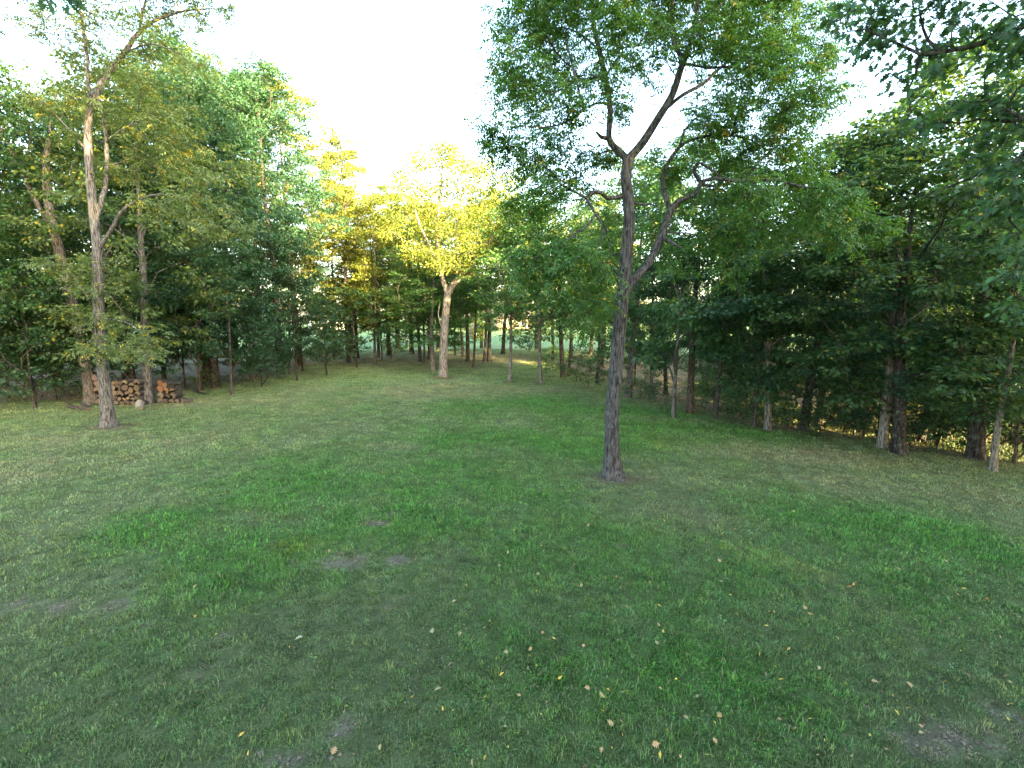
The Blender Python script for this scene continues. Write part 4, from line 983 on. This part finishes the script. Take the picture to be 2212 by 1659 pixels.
def house(x_, y_, w, d, h, rh, wall, label, wins, rz=0.0, name='house'):
    r_ = bpy.data.objects.new(name, None); COL.objects.link(r_); r_.location = (x_, y_, float(H(np.clip(x_, -400, 400), min(y_, 250)))-.05); r_.rotation_euler = (0, 0, rz)
    boxes('wall', [(-w/2, w/2, 0, d, 0, h)], wall, r_)
    e = .4
    V = np.array([(-w/2-e, -e, h-.05), (w/2+e, -e, h-.05), (w/2+e, d/2, h+rh), (-w/2-e, d/2, h+rh), (-w/2-e, d+e, h-.05), (w/2+e, d+e, h-.05)])
    V = np.vstack([V, V+np.array([0, 0, .14])])
    F4 = np.array([(0, 3, 2, 1), (3, 4, 5, 2), (6, 7, 8, 9), (9, 8, 11, 10), (0, 1, 7, 6), (4, 10, 11, 5), (0, 6, 9, 3), (3, 9, 10, 4), (1, 2, 8, 7), (2, 5, 11, 8)])
    obj('roof', mesh_from('roof', V, [F4], M_ROOF), r_)
    G3 = np.array([(-w/2+.01, 0, h-.02), (-w/2+.01, d, h-.02), (-w/2+.01, d/2, h+rh-.05), (w/2-.01, 0, h-.02), (w/2-.01, d, h-.02), (w/2-.01, d/2, h+rh-.05)])
    obj('gable', mesh_from('gable', G3, [np.array([(0, 2, 1), (3, 4, 5)])], wall), r_)
    for xa, xb, za, zb, kd in wins:
        f_ = boxes('door' if kd == 'd' else 'window', [(xa-.08, xb+.08, -.05, .02, za-.06, zb+.08)], M_TRIM, r_)
        boxes('panel' if kd == 'd' else 'pane', [(xa, xb, -.075, -.04, za, zb)], M_WALLB if kd == 'd' else M_GLASS, f_)
    return tag(r_, label, 'house' if name == 'house' else 'shed')
house(P(1112, 705, 132)[0], 132, 9.5, 7, 2.9, 2.2, M_WALLB, 'low tan house glimpsed across the field right of the twin trunks', [(-3.5, -2.3, 1, 2.2, 'w'), (-.5, .5, 0, 2.1, 'd'), (2, 3.4, 1, 2.2, 'w')], rz=.25)
house(P(700, 715, 128)[0], 128, 10, 7, 3.0, 2.2, M_WALLW, 'white house glimpsed through the trees left of the stout dark trunk', [(-3.6, -2.4, 1, 2.2, 'w'), (0, 1, 0, 2.1, 'd'), (2.2, 3.6, 1, 2.2, 'w')], rz=-.2)
house(P(1031, 735, 84)[0], 84, 2.6, 2.2, 1.7, .6, M_WALLB, 'small brown shed with white door in the field behind the slender brown trunk', [(-1.1, -.2, .05, 1.5, 'd')], rz=.1, name='garden_shed')

# ------------------------------------------------------------------ firewood
def log_mesh(seed, kind):
    """a log along Y, radius 1 x length 1, front cut face at y=-.5; returns bark mesh, cut mesh"""
    rng = np.random.default_rng(seed); k = 16
    th = np.linspace(0, 2*pi, k, endpoint=False)
    rad = 1+.07*np.cos(2*th+rng.uniform(0, 6))+.05*np.cos(3*th+rng.uniform(0, 6))+rng.normal(0, .025, k)
    X, Z = rad*np.cos(th), rad*np.sin(th)
    if kind == 'half': Z = np.where(Z < -.05, -.05+.1*rng.normal(0, .5, k), Z)-.35
    if kind == 'wedge':
        m = (X < 0) & (Z < 0); X = np.where(m, X*.15, X); Z = np.where(m, Z*.15, Z)
    ys = np.array([-.5, -.25, 0, .25, .5]); V = []
    for j, yy in enumerate(ys):
        w = 1+rng.normal(0, .03, k)
        V.append(np.stack([X*w, np.full(k, yy)+(rng.normal(0, .012, k) if j in (0, 4) else 0), Z*w], 1))
    V = np.concatenate(V); m = len(ys)
    a = (np.arange(m-1)[:, None]*k+np.arange(k)[None]).ravel(); b = (np.arange(m-1)[:, None]*k+((np.arange(k)+1) % k)[None]).ravel()
    bark = mesh_from('log_bark_'+kind, V, [np.stack([a, a+k, b+k, b], 1)], M_BARK, smooth=True)
    cuts = []
    for e, row in ((-1, 0), (1, 4)):
        ring = V[row*k:(row+1)*k]*np.array([.97, 1, .97]); c = ring.mean(0)
        VV = np.vstack([ring, ring*np.array([.5, 1, .5])+c*np.array([.5, 0, .5]), c])
        q = np.arange(k); n_ = (q+1) % k
        f4 = np.stack([q, n_, n_+k, q+k], 1); f3 = np.stack([q+k, n_+k, np.full(k, 2*k)], 1)
        if e > 0: f4 = f4[:, ::-1]; f3 = f3[:, ::-1]
        cuts.append(mesh_from('log_cut_'+kind, VV, [f4, f3], M_CUT))
    return bark, cuts
LOGS = {q: [log_mesh(s_+i, q) for i in range(3)] for s_, q in ((200, 'round'), (210, 'half'), (220, 'wedge'))}
rngL = np.random.default_rng(8)
def log(c, r, length, yaw, roll, kind, label, pitch=0.0, tint=(.23, .15, .08), group='firewood logs', bk=(.075, .062, .05)):
    bark, cuts = LOGS[kind][rngL.integers(3)]
    o = obj('firewood_log', bark)
    o.location = c; o.scale = (r, length, r)
    o.rotation_mode = 'ZXY'; o.rotation_euler = (pitch, roll, yaw)
    o.color = (*(np.array(bk)*rngL.uniform(.8, 1.3)), 1)
    for cm in cuts:
        q = obj('cut_end', cm, o); q.color = (*(np.array(tint)*rngL.uniform(.45, 1.0)*np.array([1, rngL.uniform(.88, 1.05), rngL.uniform(.8, 1.1)])), 1)
    return tag(o, label, 'log', group)

ORD = ['first', 'second', 'third', 'fourth', 'fifth', 'sixth', 'seventh', 'eighth', 'ninth', 'tenth', 'eleventh', 'twelfth', 'thirteenth', 'fourteenth', 'fifteenth', 'sixteenth']
def stack(pxa, pxb, py, rows, what, side, radii, rows_name, shrink_right=0.0, orange=None):
    A, B = G(pxa, py), G(pxb, py); u = (B-A); Wd = np.linalg.norm(u[:2]); u = u/np.linalg.norm(u)
    yaw = math.atan2(u[1], u[0]); nrm = np.array([-u[1], u[0], 0])
    prof = np.zeros(160)                     # height already reached along the stack
    xs = np.linspace(0, Wd, 160)
    for r_i in range(rows):
        x0 = rngL.uniform(0, .05)+(.08 if r_i % 2 else 0); n_ = 0
        lim = Wd-shrink_right*r_i
        items = []
        while True:
            r = rngL.uniform(*radii)*(1.0 if r_i < rows-1 else .85)
            if x0+2*r > lim: break
            xc = x0+r
            m = np.abs(xs-xc) < r
            hgt = np.max(prof[m]-(r-np.sqrt(np.maximum(0, r*r-(xs[m]-xc)**2)))) if m.any() else 0
            items.append((xc, max(0, hgt)+r*.96, r)); x0 += 2*r*.985
        for n_, (xc, zc, r) in enumerate(items):
            kind = rngL.choice(['round', 'round', 'half', 'wedge', 'wedge'])
            c = A+u*xc+nrm*(.24+rngL.normal(0, .03)); c[2] = float(H(c[0], c[1]))+zc-.015
            k = len(items)-1-n_ if side == 'right' else n_
            tint = orange if (orange is not None and r_i >= rows-2) else (.185, .135, .085)  # upper rows of one stack tinted orange, low sunlight painted into the wood
            log(c, r, rngL.uniform(.42, .52), yaw+rngL.normal(0, .06), rngL.uniform(0, 6.28) if kind == 'round' else rngL.normal(0, .3), kind,
                f'{kind if kind != "round" else "round"} firewood log, {ORD[k]} from the mossy trunk in the {rows_name[r_i]} row of the {what} stack', tint=tint)
            m = np.abs(xs-xc) < r
            prof[m] = np.maximum(prof[m], zc+np.sqrt(np.maximum(0, r*r-(xs[m]-xc)**2)))
stack(203, 313, 876, 5, 'long', 'right', (.085, .165), ['lowest', 'second', 'third', 'fourth', 'topmost'])
stack(339, 392, 872, 4, 'short', 'left', (.11, .17), ['lowest', 'second', 'third', 'topmost'], shrink_right=.12, orange=(.22, .115, .055))
p = G(302, 884); log((p[0], p[1], p[2]+.16), .15, .46, .5, 0, 'round', 'pale grey log block leaning on the long stack beside the mossy trunk', pitch=radians(38), tint=(.36, .31, .24), bk=(.26, .23, .19))
p = G(396, 872); log((p[0]+.12, p[1]+.1, p[2]+.10), .11, .42, -.5, .3, 'round', 'loose log fallen off the free end of the short stack', tint=(.25, .17, .1))
p = G(184, 886); log((p[0], p[1], p[2]+.10), .12, .5, 1.2, .3, 'round', 'mossy log lying at the foot of the leaning tree', tint=(.2, .15, .1))
p = G(163, 884); log((p[0], p[1], p[2]+.07), .08, .6, 1.6, .3, 'round', 'short rotten log lying out on the grass past the leaning tree', tint=(.15, .12, .09))
for q_, (px, py, dz, r_, ln_, yw, lab) in enumerate(((735, 757, .34, .34, 1.1, .5, 'dark sawn log lying left in the heap at the grove'), (752, 757, .30, .30, 1.0, .2, 'dark sawn log lying in the middle of the heap at the grove'), (764, 757, .32, .32, 1.0, -.3, 'dark sawn log lying right in the heap at the grove'), (745, 752, .78, .16, 2.6, 1.4, 'long limb laid across the heap of dark logs at the grove'))):
    p = G(px, py); log((p[0], p[1], p[2]+dz), r_, ln_, yw, .4, 'round', lab, tint=(.11, .055, .04), bk=(.05, .04, .035), group='heap of dark logs at the grove')
p = G(440, 852); log((p[0], p[1], p[2]+.05), .05, 1.2, 1.45, .3, 'round', 'long thin fallen limb lying at the foot of the thick dark trunk', tint=(.12, .1, .08), bk=(.05, .045, .04))

# ------------------------------------------------------------------ lawn grass, fallen leaves, litter
def clump(seed, n, rad, hgt, wd):
    rng = np.random.default_rng(seed)
    a = rng.uniform(0, 2*pi, n); q = rad*np.sqrt(rng.uniform(0, 1, n))
    b = np.stack([q*np.cos(a), q*np.sin(a), np.full(n, -.004)], 1)
    d = rng.uniform(0, 2*pi, n); L = hgt*rng.uniform(.45, 1.2, n); be = rng.uniform(.2, 1.0, n)
    dr = np.stack([np.cos(d), np.sin(d), np.zeros(n)], 1); sd = np.stack([-np.sin(d), np.cos(d), np.zeros(n)], 1)
    up = np.array([0, 0, 1.])
    w = (wd*rng.uniform(.6, 1.3, n))[:, None]
    m = b+up*(L*.62)[:, None]+dr*(L*be*.35)[:, None]
    t = b+up*(L*(1-.35*be))[:, None]+dr*(L*be*.9)[:, None]
    V = np.stack([b-sd*w*.5, b+sd*w*.5, m+sd*w*.42, m-sd*w*.42, t], 1).reshape(-1, 3)
    i = np.arange(n)*5
    f4 = np.stack([i, i+1, i+2, i+3], 1); f3 = np.stack([i+3, i+2, i+4], 1)
    return mesh_from('grass_clump', V, [f4, f3], M_GRASS, {'rnd': ('FLOAT', np.repeat(rng.uniform(0, 1, n), 5))})
grass_col = bpy.data.collections.new('grass_clumps')
specs = [(60, .085, .048, .0050), (52, .085, .060, .0050), (46, .075, .038, .0055), (70, .13, .055, .0075), (60, .13, .045, .0080), (60, .21, .060, .012), (60, .21, .050, .012), (60, .42, .075, .018), (60, .42, .065, .018), (22, .075, .030, .018), (30, .05, .095, .0055)]
for i, sp in enumerate(specs):
    grass_col.objects.link(bpy.data.objects.new(f'grass_clump_{i:02d}', clump(300+i, *sp)))

def scatter(rng, d0, d1, dens, ang=1.0):
    """jittered grid over a ring sector in front of the camera"""
    c = 1/math.sqrt(dens); k = np.arange(-d1, d1+c, c)
    X_, Y_ = np.meshgrid(k, k[k > -2])
    X_ = X_.ravel()+rng.uniform(-.6, .6, X_.size)*c; Y_ = Y_.ravel()+rng.uniform(-.6, .6, Y_.size)*c
    r = np.hypot(X_, Y_); m = (r >= d0) & (r < d1) & (np.abs(np.arctan2(X_, Y_)) < ang)
    return X_[m], Y_[m]
rngG = np.random.default_rng(77)
GX, GY, GI, GS = [], [], [], []
for d0, d1, dens, idx, sc in ((2.2, 9, 120, (0, 1, 2), 1.0), (9, 16, 52, (3, 4), 1.0), (16, 28, 22, (5, 6), 1.05), (28, 60, 6.0, (7, 8), 1.1)):
    x, y = scatter(rngG, d0, d1, dens)
    _, _, (lush, tanm, soil, lime, lit, weeds) = ground_col(x, y)
    keep = rngG.uniform(0, 1, len(x)) < np.clip(1.0-.62*soil-.80*lit+.15*lush+.5*weeds, .02, 1)
    x, y = x[keep], y[keep]
    GX.append(x); GY.append(y); q_ = rngG.uniform(0, 1, len(x)); GI.append(np.where((q_ < .16) & (d0 < 15), 9, np.where((q_ > .975) & (d0 < 15), 10, rngG.choice(idx, len(x))))); GS.append(sc*rngG.uniform(.6, 1.4, len(x))*(.85+.35*lush[keep]+1.5*weeds[keep]))
x, y, gi, gs = map(np.concatenate, (GX, GY, GI, GS))
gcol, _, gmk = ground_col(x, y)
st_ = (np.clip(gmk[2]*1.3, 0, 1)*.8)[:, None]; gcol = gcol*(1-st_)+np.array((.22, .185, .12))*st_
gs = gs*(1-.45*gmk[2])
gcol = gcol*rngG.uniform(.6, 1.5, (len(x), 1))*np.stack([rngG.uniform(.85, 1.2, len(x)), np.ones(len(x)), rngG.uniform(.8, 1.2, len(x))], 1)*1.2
rot = np.stack([rngG.normal(0, .06, len(x)), rngG.normal(0, .06, len(x)), rngG.uniform(0, 6.28, len(x))], 1)
pm = bpy.data.meshes.new('lawn_grass_points'); pm.vertices.add(len(x)); pm.vertices.foreach_set('co', np.stack([x, y, H(x, y)], 1).astype(np.float32).ravel())
for nm, typ, dat in (('rot', 'FLOAT_VECTOR', rot), ('scl', 'FLOAT', gs), ('vidx', 'INT', gi)):
    at = pm.attributes.new(nm, typ, 'POINT'); at.data.foreach_set('vector' if typ == 'FLOAT_VECTOR' else 'value', np.asarray(dat, np.int32 if typ == 'INT' else np.float32).ravel())
at = pm.attributes.new('gcol', 'FLOAT_COLOR', 'POINT'); at.data.foreach_set('color', np.c_[gcol, np.ones(len(x))].astype(np.float32).ravel())
pm.materials.append(M_GRASS); pm.update()
grass = obj('lawn_grass', pm, kind='stuff', label='short mown grass covering the lawn', category='grass')
ng = bpy.data.node_groups.new('scatter_grass', 'GeometryNodeTree')
ng.interface.new_socket('Geometry', in_out='INPUT', socket_type='NodeSocketGeometry')
ng.interface.new_socket('Geometry', in_out='OUTPUT', socket_type='NodeSocketGeometry')
gi_, go_ = ng.nodes.new('NodeGroupInput'), ng.nodes.new('NodeGroupOutput')
iop = ng.nodes.new('GeometryNodeInstanceOnPoints'); ci = ng.nodes.new('GeometryNodeCollectionInfo')
ci.inputs['Collection'].default_value = grass_col; ci.inputs['Separate Children'].default_value = True; ci.inputs['Reset Children'].default_value = True
def named(n_, t):
    q = ng.nodes.new('GeometryNodeInputNamedAttribute'); q.data_type = t; q.inputs['Name'].default_value = n_; return q.outputs['Attribute']
L = ng.links.new
L(gi_.outputs[0], iop.inputs['Points']); L(ci.outputs[0], iop.inputs['Instance']); iop.inputs['Pick Instance'].default_value = True
L(named('vidx', 'INT'), iop.inputs['Instance Index']); L(named('scl', 'FLOAT'), iop.inputs['Scale'])
e2r = ng.nodes.new('FunctionNodeEulerToRotation'); L(named('rot', 'FLOAT_VECTOR'), e2r.inputs[0]); L(e2r.outputs[0], iop.inputs['Rotation'])
L(iop.outputs[0], go_.inputs[0])
grass.modifiers.new('scatter', 'NODES').node_group = ng

# crumbs of dry soil on the worn spots
rngC = np.random.default_rng(123)
x, y = scatter(rngC, 2.5, 16, 260)
sl_ = ground_masks(x, y)[2]
keep = rngC.uniform(0, 1, len(x)) < np.clip((sl_-.15)*1.3, 0, 1)
x, y = x[keep], y[keep]; n = len(x)
octa = np.array([(1, 0, 0), (0, 1, 0), (-1, 0, 0), (0, -1, 0), (0, 0, 1), (0, 0, -1)], float)
q_ = rngC.uniform(.008, .026, (n, 1, 1))*rngC.uniform(.5, 1.4, (n, 6, 1))*octa[None]*np.array([1, 1, .7])
an = rngC.uniform(0, 6.28, n); ca, sa = np.cos(an)[:, None], np.sin(an)[:, None]
q_ = np.stack([q_[:, :, 0]*ca-q_[:, :, 1]*sa, q_[:, :, 0]*sa+q_[:, :, 1]*ca, q_[:, :, 2]], 2)+np.stack([x, y, H(x, y)+.006], 1)[:, None, :]
tri_ = np.array([(0, 1, 4), (1, 2, 4), (2, 3, 4), (3, 0, 4), (1, 0, 5), (2, 1, 5), (3, 2, 5), (0, 3, 5)])
me = mesh_from('soil_crumbs', q_.reshape(-1, 3), [(np.arange(n)[:, None, None]*6+tri_[None]).reshape(-1, 3)], M_DRY, {'rnd': ('FLOAT', np.repeat(rngC.uniform(.2, 1, n), 6))})
o = obj('soil_crumbs', me, kind='stuff', label='crumbs of dry soil on the worn bare spots', category='soil'); o.color = (.155, .122, .092, 0)

# leaf litter under the trees and small bits on the lawn: too many to count
rngF = np.random.default_rng(99)
x, y = scatter(rngF, 3, 40, 26)
lit = ground_masks(x, y)[4]
soil_ = ground_masks(x, y)[2]
keep = (rngF.uniform(0, 1, len(x)) < np.clip(lit*.9+.035+.8*soil_, 0, 1)) & (rngF.uniform(0, 1, len(x)) < np.clip(26/np.hypot(x, y), 0, 1))
x, y = x[keep], y[keep]; n = len(x)
az = rngF.uniform(0, 6.28, n); ax = np.stack([np.cos(az), np.sin(az), rngF.normal(.05, .2, n)], 1); nr = norm(np.array([0, 0, 1.])+rngF.normal(0, .35, (n, 3)))
ln = np.where(lit[keep] > .3, rngF.uniform(.05, .13, n), rngF.uniform(.02, .07, n))
me = leaf_mesh('leaf_litter', np.stack([x, y, H(x, y)+.02], 1), ax, nr, ln, ln*rngF.uniform(.35, .6, n), rngF.uniform(0, 1, n), M_DRY, fold=.2)
o = obj('leaf_litter', me, kind='stuff', label='dry brown leaves strewn under the trees', category='leaf litter'); o.color = (.20, .135, .08, .08)

def leaf_obj(kind, seed):
    rng = np.random.default_rng(seed); z = np.zeros((1, 3))
    ax = np.array([[1., 0, .1]]); nr = norm(np.array([[rng.normal(0, .25), rng.normal(0, .3), 1.]]))
    if kind == 'oak': return lobed_mesh('fallen_oak_leaf', z, ax, nr, np.array([.14]), np.array([.9]), M_DRY)
    return leaf_mesh('fallen_oval_leaf', z, ax, nr, np.array([.11]), np.array([.045]), np.array([.9]), M_DRY, fold=.25)
FL = {'oak': [leaf_obj('oak', s_) for s_ in range(4)], 'oval': [leaf_obj('oval', s_+10) for s_ in range(4)]}
fallen = [(905, 1545, 'oak'), (717, 1640, 'oak'), (1262, 1495, 'oak'), (1325, 1580, 'oak'), (1415, 1390, 'oak'), (1090, 1410, 'oak'), (1078, 1225, 'oak'), (1530, 1640, 'oak'), (1785, 1075, 'oak'), (1990, 1580, 'oak'),
          (2090, 1635, 'oak'), (1680, 1560, 'oak'), (1590, 1330, 'oak'), (1755, 1335, 'oak'), (1880, 1480, 'oak'), (1230, 1340, 'oak'), (935, 1375, 'oak'), (1475, 1555, 'oak'), (1840, 1270, 'oak'), (2170, 1495, 'oak'), (820, 1630, 'oak'), (1037, 1360, 'oak'),
          (655, 1382, 'pale'), (1098, 1625, 'oval'), (1050, 1640, 'oval'), (537, 1640, 'oval'), (625, 1408, 'oval'), (1345, 1600, 'oval'), (1780, 1610, 'oval'), (1640, 1415, 'oval'), (1670, 1445, 'oval'), (470, 1375, 'oval'), (1420, 1310, 'oval'), (1200, 1390, 'oval'), (990, 1295, 'oval'), (1360, 1210, 'oval'), (2045, 1480, 'oval'), (1160, 1280, 'oval'), (1330, 1255, 'oval'), (515, 1600, 'oval')]
for i in range(150):
    px = float(np.clip(rngF.normal(1450, 430), 420, 2180)); py = rngF.uniform(1100, 1650)
    fallen.append((px, py, 'oak' if rngF.uniform() < .55 else 'oval'))
TXT = {'oak': 'dry tan lobed leaf lying curled on the grass', 'oval': 'yellow oval leaf lying on the grass', 'pale': 'pale silvery star shaped leaf lying alone on the dark left grass'}
for px, py, kd in fallen:
    p = G(px, py)
    o = obj('fallen_leaf', FL['oval' if kd == 'oval' else 'oak'][rngF.integers(4)])
    o.location = (p[0], p[1], p[2]+rngF.uniform(.035, .06)); s_ = rngF.uniform(.35, .95)*(.68 if kd != 'pale' else 1.3); o.scale = (s_, s_, s_)
    o.rotation_euler = (rngF.normal(0, .55), rngF.normal(0, .55), rngF.uniform(0, 6.28))
    o.color = {'oak': (.25*rngF.uniform(.75, 1.15), .195, .085, 0), 'oval': (.38, .32*rngF.uniform(.8, 1.1), .05, 0), 'pale': (.42, .44, .46, 0)}[kd]
    tag(o, TXT[kd], 'leaf', 'fallen ' + ('yellow' if kd == 'oval' else 'tan') + ' leaves' if kd != 'pale' else None)
